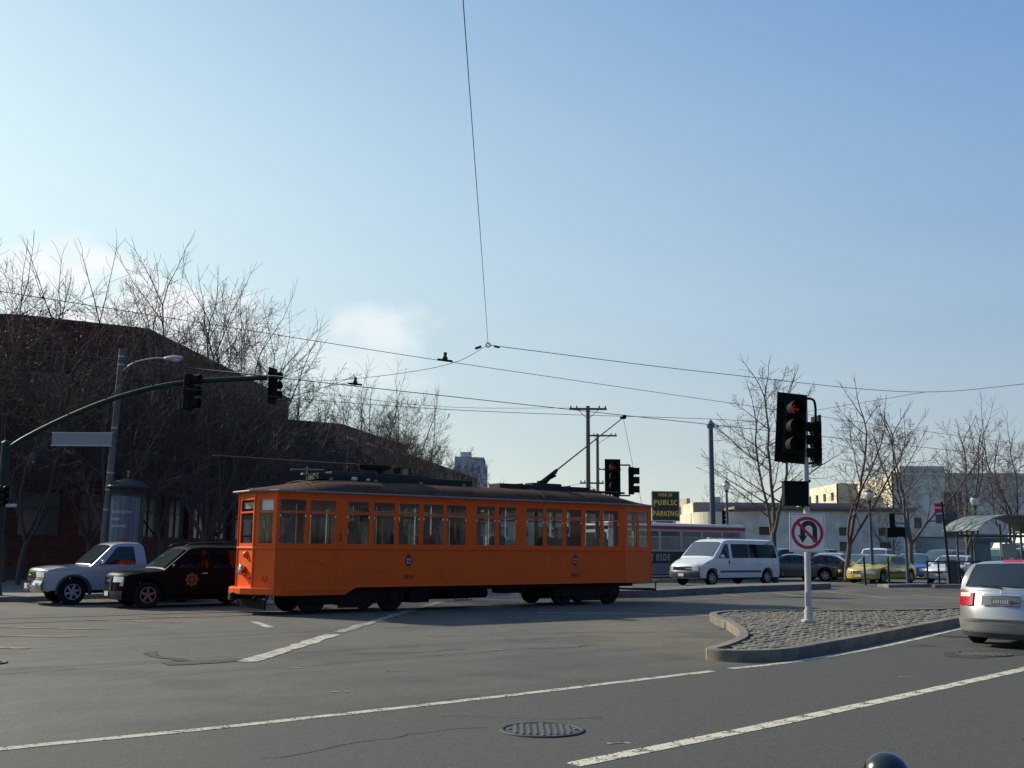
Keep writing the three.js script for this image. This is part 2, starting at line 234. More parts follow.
// ---------------------------------------------------------------- the cobbled traffic island
{
  const isl = new THREE.Group(); isl.name = 'traffic_island'; isl.userData = { kind: 'structure' }; scene.add(isl);
  const outline = [[2.9, 15.75], [3.25, 15.5], [3.95, 15.72], [5.25, 17.25], [7.5, 20.25], [9.85, 23.4], [12.4, 26.7], [15.2, 30.3], [14.6, 30.6], [11.6, 27.7], [8.4, 26.3], [5.6, 25.9], [4.75, 25.0], [4.5, 23.8], [4.42, 21.85], [4.18, 19.6], [3.86, 18.1], [3.3, 16.7]];
  const curve = new THREE.CatmullRomCurve3(outline.map(([x, d]) => V(x, 0, -d)), true, 'centripetal');
  const N = 240, O = curve.getSpacedPoints(N).slice(0, N); const kw = 0.16, kh = 0.17;
  const inn = O.map((p, i) => { const t = O[(i + 1) % N].clone().sub(O[(i + N - 1) % N]).normalize(); return V(p.x + t.z * kw, 0, p.z - t.x * kw); });
  const area = O.reduce((s, p, i) => { const q = O[(i + 1) % N]; return s + p.x * q.z - q.x * p.z; }, 0);
  if (area > 0) for (let i = 0; i < N; i++) { inn[i].x = 2 * O[i].x - inn[i].x; inn[i].z = 2 * O[i].z - inn[i].z; }
  // kerb stones of about 1.8 m, each with a rounded top edge and a thin joint
  const kerbMats = [mat(0.235, 0.212, 0.165, 0.92, 0, { map: concreteTex }), mat(0.20, 0.182, 0.145, 0.92, 0, { map: concreteTex }), mat(0.265, 0.238, 0.185, 0.92, 0, { map: concreteTex })];
  const per = 10;
  for (let s = 0; s < N; s += per) {
    const pos = [], rows = [[0, -0.02], [0, kh - 0.035], [0.02, kh - 0.008], [0.05, kh], [1, kh], [1, -0.02]]; const idx = [];
    for (let k = 0; k <= per; k++) { let i = (s + k) % N; let P = O[i].clone(), Q = inn[i].clone(); if (k === 0) { P.lerp(O[(i + 1) % N], 0.04); Q.lerp(inn[(i + 1) % N], 0.04); } if (k === per) { P.lerp(O[(i + N - 1) % N], 0.04); Q.lerp(inn[(i + N - 1) % N], 0.04); } for (const [f, y] of rows) { const q = P.clone().lerp(Q, f); pos.push(q.x, y, q.z); } }
    const R = rows.length; for (let k = 0; k < per; k++) for (let r = 0; r < R - 1; r++) { const a = k * R + r, b = a + R; idx.push(a, b, a + 1, a + 1, b, b + 1); }
    for (const k of [0, per]) { const a = k * R; for (let r = 1; r < R - 1; r++) idx.push(a, a + r, a + r + 1); }
    let g = new THREE.BufferGeometry(); g.setAttribute('position', new THREE.Float32BufferAttribute(pos, 3)); g.setIndex(idx); g = toCreasedNormals(g.toNonIndexed(), 0.7); part('kerb_stone', uvMetres(g, 0.9), kerbMats[(s / per * 7) % 3], isl);
  }
  const bed = new THREE.Shape(inn.map(p => new THREE.Vector2(p.x, -p.z))), bg = new THREE.ShapeGeometry(bed); bg.rotateX(-Math.PI / 2); bg.translate(0, 0.115, 0);
  part('mortar_bed', uvMetres(bg, 0.9), mat(0.055, 0.052, 0.046, 0.95, 0, { map: concreteTex }), isl);
  // cobbles in rows across the island
  const inside = (x, z, pad) => { let c = false; for (let i = 0, j = N - 1; i < N; j = i++) { const a = inn[i], b = inn[j]; if ((a.z > z) !== (b.z > z) && x < (b.x - a.x) * (z - a.z) / (b.z - a.z) + a.x) c = !c; } if (!c) return false; for (let i = 0; i < N; i += 1) if (Math.hypot(inn[i].x - x, inn[i].z - z) < pad) return false; return true; };
  const rng = rngOf(21), variants = [];
  for (let v = 0; v < 5; v++) { const g = new THREE.SphereGeometry(0.5, 8, 4, 0, Math.PI * 2, 0, Math.PI / 2); const p = g.attributes.position; for (let i = 0; i < p.count; i++) { let x = p.getX(i), y = p.getY(i), z = p.getZ(i); const sq = c => Math.sign(c) * Math.pow(Math.abs(c) * 2, 0.5) * 0.5; const k = 1 + (hash2(i % 8, v * 9 + 2) - 0.5) * 0.14; p.setXYZ(i, sq(x) * k, Math.pow(y * 2, 0.6), sq(z) * k); } g.computeVertexNormals(); variants.push(uvMetres(g, 1)); }
  const stoneMats = [[0.21, 0.19, 0.15], [0.17, 0.155, 0.125], [0.245, 0.222, 0.175], [0.145, 0.134, 0.11], [0.20, 0.175, 0.135]].map(c => mat(...c, 0.88, 0, { map: concreteTex }));
  const stones = []; const ra = 0.30; const u = V(Math.cos(ra), 0, Math.sin(ra)), w = V(-Math.sin(ra), 0, Math.cos(ra)); // rows slant down to the right
  for (let r = -50; r < 90; r++) for (let c = -100; c < 100; c++) { const a = (c + (r % 2) * 0.5) * 0.195 + (rng() - 0.5) * 0.025, b = r * 0.28 + 0.14 * Math.sin(c * 0.33 + r * 0.2) + (rng() - 0.5) * 0.04; const x = 7 + u.x * a + w.x * b, z = -22 + u.z * a + w.z * b; if (inside(x, z, 0.10)) stones.push([x, z, rng(), rng(), rng()]); }
  stones.sort((p, q) => (p[0] ** 2 + p[1] ** 2) - (q[0] ** 2 + q[1] ** 2));
  const rest = [];
  stones.forEach(([x, z, a, b, c], i) => {
    const sx = 0.178 * (0.9 + 0.16 * a), sz = 0.235 * (0.88 + 0.2 * b), sy = 0.035 + 0.018 * c, ry = -ra + (b - 0.5) * 0.14;
    if (i < 300) { const m = shade(new THREE.Mesh(variants[i % 5], stoneMats[Math.floor(a * 5) % 5])); m.name = 'cobblestone'; m.position.set(x, 0.11, z); m.scale.set(sx, sy, sz); m.rotation.y = ry; isl.add(m); }
    else { const g = variants[i % 5].clone(); g.scale(sx, sy, sz); g.rotateY(ry); g.translate(x, 0.11, z); rest.push(g); }
  });
  if (rest.length) part('cobblestone', rest, stoneMats[0], isl).userData.kind = 'stuff';
}

// ---------------------------------------------------------------- pavements, median, stop platform
function slab(name, pts, h, m) { const s = new THREE.Shape(pts.map(([x, d]) => new THREE.Vector2(x, d))); const g = new THREE.ExtrudeGeometry(s, { depth: h, bevelEnabled: true, bevelSize: 0.02, bevelThickness: 0.02, bevelSegments: 2 }); g.rotateX(-Math.PI / 2); return structure(name, uvMetres(g.translate(0, -0.02, 0), 2.1), m); }
slab('sidewalk', [[-60, 30.3], [-14.6, 30.3], [-13.9, 30.6], [-13.3, 31.3], [-13, 32.4], [-8, 37], [2, 46], [22, 70], [40, 100], [30, 130], [-60, 140]], 0.15, mat(0.20, 0.193, 0.172, 0.93, 0, { map: concreteTex }));
slab('median', [[1.6, 34.9], [4.9, 36.3], [9.3, 41.4], [13.6, 45.2], [13.9, 46.0], [12.7, 46.4], [9, 43.4], [4.5, 38.3], [1.3, 36.0]], 0.24, mat(0.19, 0.185, 0.165, 0.93, 0, { map: concreteTex }));
slab('median', [[17.0, 47.6], [19.5, 49.0], [19.2, 49.7], [16.8, 48.4]], 0.14, M.concrete);
slab('stop_platform', [[19.0, 47.4], [20.9, 47.6], [21.0, 48.3], [19.2, 48.2]], 0.16, M.concrete);
slab('stop_platform', [[21.7, 47.6], [30, 50], [31, 53], [22.6, 49.6]], 0.2, M.concrete);
slab('parking_lot', [[14.2, 50.6], [60, 60], [120, 120], [60, 125], [12, 75]], 0.006, mat(0.12, 0.118, 0.11, 0.95, 0, { map: asphaltGrain }));

// ---------------------------------------------------------------- people
function sdfMesh(fn, min, size, res) { // mesh of a distance field sampled in a cube
  const mc = new MarchingCubes(res, new THREE.MeshBasicMaterial(), false, false, 60000); mc.isolation = 0; const f = mc.field, h = size / res;
  for (let k = 0; k < res; k++) for (let j = 0; j < res; j++) for (let i = 0; i < res; i++) f[i + j * res + k * res * res] = -fn(min[0] + i * h, min[1] + j * h, min[2] + k * h);
  mc.update(); const n = mc.count, g = new THREE.BufferGeometry(); const P = new Float32Array(mc.positionArray.slice(0, n * 3)), Nn = new Float32Array(mc.normalArray.slice(0, n * 3));
  for (let i = 0; i < n; i++) for (let c = 0; c < 3; c++) P[3 * i + c] = min[c] + (P[3 * i + c] + 1) / 2 * size;
  g.setAttribute('position', new THREE.BufferAttribute(P, 3)); g.setAttribute('normal', new THREE.BufferAttribute(Nn, 3)); return g;
}
function capsuleField(bones, blend = 0.05) {
  return (x, y, z) => { let s = 0; for (const [ax, ay, az, ar, bx, by, bz, br, k] of bones) { const dx = bx - ax, dy = by - ay, dz = bz - az, L = dx * dx + dy * dy + dz * dz || 1e-9; let t = ((x - ax) * dx + (y - ay) * dy + (z - az) * dz) / L; t = Math.max(0, Math.min(1, t)); const d = Math.hypot(x - ax - dx * t, y - ay - dy * t, z - az - dz * t) - (ar + (br - ar) * t); s += Math.exp(-d / (k || blend) * 2.2); } return -Math.log(s + 1e-30) * blend / 2.2; };
}
// a seated figure facing +x, its seat at y 0.45
const seatedBones = [[-0.02, 0.56, -0.09, 0.13, -0.02, 0.56, 0.09, 0.13], [-0.02, 0.6, 0, 0.14, 0, 0.93, 0, 0.13], [0, 0.97, -0.13, 0.085, 0, 0.97, 0.13, 0.085], [0, 0.98, 0, 0.06, 0.02, 1.14, 0, 0.055]];
for (const s of [-1, 1]) seatedBones.push([0, 0.97, s * 0.19, 0.065, 0.03, 0.70, s * 0.24, 0.05], [0.03, 0.70, s * 0.24, 0.048, 0.25, 0.64, s * 0.13, 0.036], [0.25, 0.64, s * 0.13, 0.036, 0.31, 0.63, s * 0.10, 0.04], [0, 0.55, s * 0.10, 0.095, 0.42, 0.54, s * 0.12, 0.068], [0.42, 0.54, s * 0.12, 0.066, 0.44, 0.10, s * 0.12, 0.042], [0.42, 0.05, s * 0.12, 0.045, 0.58, 0.04, s * 0.13, 0.035]);
const headBones = [[0.02, 1.20, 0, 0.088, 0.01, 1.28, 0, 0.1], [0.05, 1.17, 0, 0.06, 0.06, 1.22, 0, 0.07], [0.115, 1.225, 0, 0.014, 0.135, 1.205, 0, 0.016, 0.015], [0.01, 1.22, 0.1, 0.02, 0.0, 1.25, 0.105, 0.022, 0.015], [0.01, 1.22, -0.1, 0.02, 0.0, 1.25, -0.105, 0.022, 0.015], [0.02, 1.06, 0, 0.055, 0.02, 1.14, 0, 0.058]];
const seatedGeo = join([sdfMesh(capsuleField(seatedBones), [-0.5, -0.06, -0.6], 1.25, 60), sdfMesh(capsuleField(headBones, 0.03), [-0.2, 0.98, -0.22], 0.44, 40)]);
function seatedPerson(label, pos, turn, coat, hair) {
  const o = single('person', seatedGeo.clone(), mat(1, 1, 1, 0.85, 0, { vertexColors: true }), label, 'person', pos, turn, 'passengers seated in the orange tram');
  const p = o.geometry.attributes.position, c = new Float32Array(p.count * 3);
  for (let i = 0; i < p.count; i++) { const x = p.getX(i), y = p.getY(i), z = p.getZ(i); let k = coat; if (y > 1.085) { k = [0.33, 0.19, 0.13]; if (y > 1.285 || x < 0.0 || (Math.abs(z) > 0.085 && x < 0.02)) k = hair; } else if (y < 0.66 && x > 0.26 && Math.abs(z) < 0.2 && y > 0.585) k = [0.33, 0.19, 0.13]; else if (y < 0.6 && x > 0.08) k = [0.03, 0.035, 0.05]; c.set(k, 3 * i); }
  o.geometry.setAttribute('color', new THREE.BufferAttribute(c, 3)); return o;
}

// ---------------------------------------------------------------- the orange tram
const TRAM0 = V(-6.38, 0, -25.93);                                    // its centre line where the front end starts to taper
const onTram = (t, y, w) => TRAM0.clone().addScaledVector(ROAD, t).addScaledVector(ACROSS, w).add(V(0, y, 0));
{
  const o = thing('tram', 'orange single-deck vintage tram with brown roof and raised trolley pole', 'tram', onTram(5.66, 0, 0).toArray(), TURN);
  const X = t => t - 5.66;
  const orangeTex = noiseTexture(512, (u, v, i, j) => { const g = 0.95 + (hash2(i, j) - 0.5) * 0.04 + (tileNoise(u, v, 7, 3) - 0.5) * 0.05 + (tileNoise(u, v, 60, 5) - 0.5) * 0.05; return [g, g * (0.97 + 0.04 * tileNoise(u, v, 13, 8)), g * 0.97]; });
  const orange = pmat(0.86, 0.115, 0.006, 0.45, 0, { map: orangeTex, specularIntensity: 0.45 });
  const orangeTrim = pmat(0.80, 0.102, 0.009, 0.45, 0, { specularIntensity: 0.5 });
  const pane = pmat(0.93, 0.96, 0.94, 0.02, 0, { transmission: 1, thickness: 0, ior: 1.38 });
  const roofTex = noiseTexture(512, (u, v, i, j) => { const g = 0.72 + (tileNoise(u, v, 5, 2) - 0.5) * 0.42 + (tileNoise(u, v, 40, 4) - 0.5) * 0.2 + (hash2(i, j) - 0.5) * 0.08; return [g * 1.02, g * 0.93, g * 0.86]; });
  const roofMat = pmat(0.15, 0.076, 0.042, 0.75, 0, { map: roofTex, specularIntensity: 0.3 }), gutter = mat(0.20, 0.19, 0.175, 0.6), dark = pmat(0.012, 0.011, 0.010, 0.85, 0, { specularIntensity: 0.25 }), board = mat(0.022, 0.021, 0.020, 0.9), iron = pmat(0.018, 0.016, 0.014, 0.8, 0, { specularIntensity: 0.3 });
  const lining = mat(0.11, 0.065, 0.035, 0.6), seatWood = mat(0.16, 0.075, 0.03, 0.45), cream = mat(0.30, 0.27, 0.20, 0.7), floorM = mat(0.09, 0.07, 0.05, 0.8);
  const A0 = 0.12, ring = [[A0, 1.15], [11.33, 1.15], [12.75, 0.78], [12.75, -0.78], [11.33, -1.15], [A0, -1.15], [-0.16, -0.5], [-0.16, 0.5]];
  const nearWin = [[0.19, 0.89], [0.98, 1.69], [2.0, 2.63], [2.74, 3.37], [3.47, 4.1], [4.21, 4.84], [4.94, 5.57], [5.9, 6.53], [6.64, 7.26], [7.6, 8.21], [8.32, 8.92], [9.03, 9.63], [9.75, 10.35], [10.46, 11.07]].map(([a, b]) => [a - 0.12, b - 0.12]);
  const segLen = i => Math.hypot(ring[(i + 1) % 8][0] - ring[i][0], ring[(i + 1) % 8][1] - ring[i][1]);
  const wins = { 0: nearWin, 1: [[0.14, 0.68], [0.78, 1.32]], 2: [[0.1, 0.72], [0.82, 1.46]], 3: [[0.14, 0.68], [0.78, 1.32]], 4: nearWin.map(([a, b]) => [11.21 - b, 11.21 - a]).reverse(), 5: [[0.12, 0.60]], 6: [[0.11, 0.89]], 7: [[0.12, 0.60]] };
  const place = (g, i) => { const [ax, az] = ring[i], [bx, bz] = ring[(i + 1) % 8], L = segLen(i), ux = (bx - ax) / L, uz = (bz - az) / L; g.applyMatrix4(new THREE.Matrix4().makeBasis(V(ux, 0, uz), V(0, 1, 0), V(-uz, 0, ux))); return g.translate(X(ax), 0, az); };
  const rect = (u0, u1, y0, y1) => { const p = new THREE.Path(); p.moveTo(u0, y0); p.lineTo(u1, y0); p.lineTo(u1, y1); p.lineTo(u0, y1); p.closePath(); return p; };
  const names = ['side_wall', 'end_wall', 'end_wall', 'end_wall', 'side_wall', 'end_wall', 'end_wall', 'end_wall'];
  const th = 0.03, yl0 = 1.66, yl1 = 2.43, yu0 = 2.475, yu1 = 2.775;
  for (let i = 0; i < 8; i++) {
    const L = segLen(i), s = new THREE.Shape([[0, 1.56], [L, 1.56], [L, 2.93], [0, 2.93]].map(p => new THREE.Vector2(...p)));
    for (const [a, b] of wins[i]) s.holes.push(rect(a, b, yl0, yu1));
    let g = new THREE.ExtrudeGeometry(s, { depth: th, bevelEnabled: false }); g.translate(0, 0, -th); part(names[i], uvMetres(place(g, i), 2.3), orange, o);
    part('lining', place(new THREE.ExtrudeGeometry(s, { depth: 0.008, bevelEnabled: false }).translate(0, 0, -th - 0.012), i), lining, o);
    // belt rail and letterboard mouldings stand proud of the wall
    part('belt_rail', [place(rbox(L + 0.02, 0.045, 0.04, L / 2, 1.585, 0.012, 0.012), i), place(rbox(L + 0.02, 0.03, 0.03, L / 2, 2.845, 0.008, 0.01), i)], orangeTrim, o);
    for (const [a, b] of wins[i]) { // each window: sash, lower and upper pane, white catches
      const c = (a + b) / 2, w = b - a, far = i !== 0;
      const win = part('window', [[c, yl0 + 0.018, w, 0.036], [c, (yl1 + yu0) / 2, w, yu0 - yl1], [c, yu1 - 0.014, w, 0.028]].map(([x, y, ww, hh]) => place(box(ww, hh, 0.022, x, y, -0.014), i)).concat([a + 0.008, b - 0.008].map(x => place(box(0.016, yu1 - yl0 - 0.066, 0.02, x, (yl0 + yu1) / 2 + 0.004, -0.014), i))), i === 0 || i >= 6 || i === 1 ? orangeTrim : lining, o);
      const tl = hash2(Math.round(c * 50), i + 3) - 0.5, tv = hash2(Math.round(c * 70), i + 9) - 0.5;
      part('pane', place(new THREE.PlaneGeometry(w - 0.05, yl1 - yl0 - 0.03).rotateY(tl * 0.035).rotateX(tv * 0.03).translate(c, (yl0 + yl1) / 2 + 0.015, -0.016), i), pane, win);
      part('pane', place(new THREE.PlaneGeometry(w - 0.05, yu1 - yu0 - 0.02).rotateY(tv * 0.035).rotateX(tl * 0.05).translate(c, (yu0 + yu1) / 2 - 0.008, -0.018), i), pane, win);
      if (!far) for (const e of [a + 0.02, b - 0.02]) part('catch', place(box(0.028, 0.05, 0.02, e, yl1 - 0.07, 0.0), i), M.white, win);
    }
    // lower body panels, butted with a narrow open seam between them
    const cuts = i === 0 ? [0, 1.62, 4.72, 8.14, L] : i === 4 ? [0, 3, 6.5, 9.6, L] : [0, L];
    for (let k = 0; k < cuts.length - 1; k++) {
      const a = cuts[k] + (k ? 0.007 : 0), b = cuts[k + 1] - (k < cuts.length - 2 ? 0.007 : 0); let pts = [[a, 0.63], [b, 0.63], [b, 1.565], [a, 1.565]];
      if (i === 0 && k === 0) pts = [[a, 0.46], [b, 0.46], [b, 1.565], [a, 1.565]];
      if (i === 0 && k === 1) pts = [[a, 0.46], [1.86, 0.46], [2.18, 0.63], [b, 0.63], [b, 1.565], [a, 1.565]];
      if (i >= 5) pts = [[a, 0.6], [b, 0.6], [b, 1.565], [a, 1.565]];
      part('panel', uvMetres(place(prism(pts, th - 0.008, 0.004).translate(0, 0, -th + 0.002), i), 2.3), orange, o);
    }
    if (i === 0 || i === 4) part('sill_strip', place(box(L - 2.4, 0.035, 0.02, L / 2 + (i === 0 ? 1.15 : -1.15), 0.65, 0.009), i), orangeTrim, o);
  }
  part('skirt_strip', [place(box(2.0, 0.05, 0.02, 1.0, 0.60, 0.012), 0)], orangeTrim, o);
  for (const [x, z] of ring) part('corner_post', rod([X(x), 0.63, z * 0.992], [X(x), 2.93, z * 0.992], 0.03, 0.03, 8), orangeTrim, o);
  // raised arc over the step well by the front door
  part('step_moulding', place(tube([[0.54, 1.18, 0.004], [0.78, 1.27, 0.006], [1.08, 1.27, 0.006], [1.33, 1.17, 0.006], [1.48, 0.98, 0.004]], 0.008, 5, 24), 0), orangeTrim, o);
  part('grab_handle', place(tube([[1.68, 1.78, 0.01], [1.68, 1.8, 0.06], [1.68, 1.93, 0.06], [1.68, 1.95, 0.01]], 0.012, 6, 16), 0), dark, o);
  const inset = y => { const g = new THREE.ShapeGeometry(new THREE.Shape(ring.map(([x, z]) => new THREE.Vector2(X(x) * 0.985, -z * 0.94)))); g.rotateX(-Math.PI / 2); return g.translate(0, y, 0); };
  // roof: one arched shell over both ends
  { const st = 60, ac = 18, pos = [], idx = [];
    for (let i = 0; i <= st; i++) { const t = -0.30 + (13.23) * i / st; const w = t < 0.14 ? 0.58 + (1.24 - 0.58) * smooth(-0.34, 0.14, t) : t > 11.2 ? 1.24 - 0.42 * (t - 11.2) / 1.75 : 1.24;
      const h = 0.05 + 0.33 * smooth(-0.6, 2.2, t) * (1 - smooth(10.6, 13.1, t) * 0.95);
      for (let j = 0; j <= ac; j++) { const z = -1 + 2 * j / ac, a = Math.sin(z * Math.PI / 2); pos.push(X(t), 2.965 + h * Math.pow(Math.max(0, 1 - Math.abs(a) ** 2.3), 0.75), a * w); } }
    for (let i = 0; i < st; i++) for (let j = 0; j < ac; j++) { const a = i * (ac + 1) + j, b = a + ac + 1; idx.push(a, a + 1, b, b, a + 1, b + 1); }
    const g = new THREE.BufferGeometry(); g.setAttribute('position', new THREE.Float32BufferAttribute(pos, 3)); g.setIndex(idx); g.computeVertexNormals(); const roof = part('roof', uvMetres(g, 2.9), roofMat, o);
    part('seam', [1.1, 4.4, 8.24].map(t => { const pts = []; for (let k = 0; k <= 10; k++) { const a = -1 + 2 * k / 10, s = Math.sin(a * Math.PI / 2); pts.push([X(t), 2.97 + 0.38 * (t < 1.3 ? 0.78 : 1) * Math.pow(Math.max(0, 1 - Math.abs(s) ** 2.3), 0.75), s * 1.245]); } return tube(pts, 0.014, 5, 40); }), roofMat, roof);
    const edge = []; const pl = [[-0.32, 0.52], [-0.22, 0.64], [0.12, 1.23], [11.25, 1.23], [12.9, 0.82]]; for (const s of [1, -1]) for (let k = 0; k < pl.length - 1; k++) { const [a, az] = pl[k], [b, bz] = pl[k + 1]; edge.push(rod([X(a), 2.95, az * s], [X(b), 2.95, bz * s], 0.03, 0.03, 6)); } edge.push(rod([X(-0.32), 2.95, -0.52], [X(-0.32), 2.95, 0.52], 0.03, 0.03, 6), rod([X(12.9), 2.95, -0.82], [X(12.9), 2.95, 0.82], 0.03, 0.03, 6)); part('gutter', edge, gutter, roof);
    part('ceiling', inset(2.9), cream, o);
  }
  // roof walk boards and their gear
  const walk = part('roof_board', [rbox(4.75, 0.17, 0.62, X(3.95), 3.41, 0, 0.02), rbox(3.0, 0.08, 0.40, X(3.5), 3.52, 0, 0.02)], board, o);
  part('bracket', [1.9, 3.2, 4.6, 6.0].map(t => box(0.07, 0.12, 0.8, X(t), 3.32, 0)), mat(0.24, 0.23, 0.2, 0.6), walk);
  part('roof_board', [rbox(3.4, 0.15, 0.56, X(9.0), 3.40, 0, 0.02), rbox(1.1, 0.09, 0.40, X(9.1), 3.50, 0, 0.02), rbox(1.9, 0.06, 0.34, X(11.3), 3.37, 0, 0.02), box(0.05, 0.3, 0.30, X(8.2), 3.36, 0), box(0.05, 0.3, 0.30, X(10.0), 3.36, 0), box(0.05, 0.3, 0.30, X(11.0), 3.30, 0), box(0.05, 0.34, 0.30, X(12.0), 3.24, 0)], board, o);
  part('roof_lamp', [rbox(0.14, 0.10, 0.12, X(2.55), 3.37, 0.40, 0.03), rbox(0.09, 0.07, 0.1, X(2.95), 3.36, 0.42, 0.03)], mat(0.5, 0.48, 0.42, 0.5), o);
  part('roof_hatch', [rbox(0.30, 0.05, 0.12, X(1.4), 3.46, 0.0, 0.01), rod([X(1.4), 3.2, 0], [X(1.4), 3.66, 0], 0.02), rod([X(0.9), 3.55, 0.1], [X(1.9), 3.6, -0.05], 0.02)], gutter, o);
  // the stowed front trolley pole, and the raised rear one
  const stowed = part('trolley_pole', [rod([X(3.0), 3.78, 0], [X(-1.1), 3.80, 0], 0.024, 0.016)], mat(0.12, 0.045, 0.03, 0.6), o);
  part('pole_base', [rbox(0.95, 0.10, 0.16, X(3.35), 3.75, 0, 0.03), rod([X(3.5), 3.55, 0], [X(3.5), 3.75, 0], 0.09), rod([X(2.95), 3.70, 0.08], [X(3.7), 3.70, 0.08], 0.035), rod([X(2.95), 3.70, -0.08], [X(3.7), 3.70, -0.08], 0.035), box(0.04, 0.16, 0.3, X(4.05), 3.68, 0), box(0.04, 0.16, 0.3, X(4.35), 3.66, 0)], dark, stowed);
  const pole = part('trolley_pole', [rod([X(9.62), 3.98, 0], [X(12.35), 5.80, 0], 0.026, 0.017)], mat(0.16, 0.055, 0.045, 0.55), o);
  part('pole_base', [rod([X(9.05), 3.54, 0], [X(9.62), 3.98, 0], 0.11, 0.05), rod([X(9.0), 3.50, 0], [X(9.0), 3.62, 0], 0.12), rod([X(8.95), 3.56, 0.09], [X(9.5), 3.80, 0.09], 0.035), rod([X(8.95), 3.56, -0.09], [X(9.5), 3.80, -0.09], 0.035), rod([X(9.5), 3.88, 0.1], [X(9.5), 3.88, -0.1], 0.04)], dark, pole);
  part('trolley_wheel', [rod([X(12.40), 5.83, -0.03], [X(12.40), 5.83, 0.03], 0.07, 0.07, 14), rbox(0.20, 0.07, 0.07, X(12.33), 5.79, 0, 0.02)], dark, pole);
  part('trolley_rope', tube([[X(12.36), 5.76, 0], [X(12.65), 4.3, 0.1], [X(12.95), 2.9, 0.2], [X(12.85), 1.7, 0.3]], 0.008, 4, 30), M.wire, pole);
  // front end: bumper, lamps, destination box
  part('bumper', (() => { const s = [[0.26, 1.185], [0.10, 1.17], [-0.24, 0.66], [-0.38, 0.35], [-0.41, 0], [-0.38, -0.35], [-0.24, -0.66], [0.10, -1.17], [0.26, -1.185], [0.26, -0.9], [-0.08, -0.4], [-0.08, 0.4], [0.26, 0.9]]; const g = prism(s.map(([x, z]) => [X(x), z]), 0.12, 0.02); g.rotateX(Math.PI / 2); return g.translate(0, 0.62, 0); })(), orangeTrim, o);
  const lamp = part('headlight', (() => { const g = lathe([[0.001, -0.02], [0.08, -0.02], [0.11, 0.05], [0.135, 0.12], [0.13, 0.135], [0.115, 0.13]], 20); g.rotateZ(Math.PI / 2); return [g.translate(X(-0.17), 1.06, 0), rod([X(-0.15), 0.9, 0], [X(-0.26), 0.98, 0], 0.03)]; })(), mat(0.42, 0.32, 0.18, 0.35, 0.7), o);
  part('lens', (() => { const g = new THREE.SphereGeometry(0.12, 16, 8, 0, Math.PI * 2, 0, 1.0); g.scale(1, 0.6, 1); g.rotateZ(Math.PI / 2); return g.translate(X(-0.25), 1.06, 0); })(), M.lensClear, lamp);
  part('gong', (() => { const g = new THREE.SphereGeometry(0.09, 14, 8, 0, 6.3, 0, 1.57); g.rotateZ(Math.PI / 2); return g.translate(X(-0.17), 1.42, 0.1); })(), orangeTrim, o);
  part('side_light', [rbox(0.05, 0.08, 0.08, X(-0.18), 0.86, 0.36, 0.03)], M.lensRed, o);
  part('vent', [(() => { const g = new THREE.TorusGeometry(0.07, 0.012, 6, 18); return place(g.translate(0.38, 0.86, 0.006), 7); })()], orangeTrim, o);
  part('destination_box', [box(0.2, 0.16, 0.7, X(0.0), 2.62, 0)], mat(0.35, 0.36, 0.34, 0.5), o);
  part('blind', place(box(0.42, 0.26, 0.01, 0.36, 2.62, -0.07), 7), M.white, o);
  part('coupler', [rbox(0.5, 0.12, 0.14, X(-0.2), 0.42, 0, 0.03), rbox(0.14, 0.2, 0.22, X(-0.45), 0.42, 0, 0.04)], iron, o);
  part('lifeguard', [rbox(0.06, 0.22, 1.7, X(0.05), 0.24, 0, 0.02), ...[-0.7, -0.35, 0, 0.35, 0.7].map(z => rod([X(0.2), 0.5, z], [X(0.05), 0.15, z], 0.025))], iron, o);
  part('step', [box(1.3, 0.03, 0.5, X(12.2), 0.42, 0.6), rod([X(12.85), 0.62, 0.86], [X(12.85), 0.36, 0.86], 0.02), rod([X(11.6), 0.42, 0.86], [X(12.85), 0.38, 0.86], 0.02), rod([X(12.85), 0.38, 0.86], [X(12.85), 0.38, -0.86], 0.02)], iron, o);
  // under the floor
  part('underframe', [box(11.6, 0.16, 1.9, X(6), 0.60, 0), box(0.55, 0.34, 0.5, X(4.25), 0.38, 0.75), box(0.9, 0.16, 0.45, X(7.35), 0.47, 0.72), rod([X(5.4), 0.40, 0.6], [X(6.6), 0.40, 0.6], 0.13), rod([X(5.2), 0.36, -0.5], [X(6.8), 0.36, -0.5], 0.16), box(1.6, 0.1, 0.7, X(0.6), 0.52, 0)], dark, o);
  part('basket', [0, 1, 2, 3, 4].flatMap(k => [rod([X(5.35 + k * 0.13), 0.52, 0.98], [X(5.35 + k * 0.13), 0.24, 0.98], 0.01, 0.01, 4)]).concat([0.24, 0.33, 0.42].map(y => rod([X(5.35), y, 0.98], [X(5.9), y, 0.98], 0.01, 0.01, 4))), iron, o);
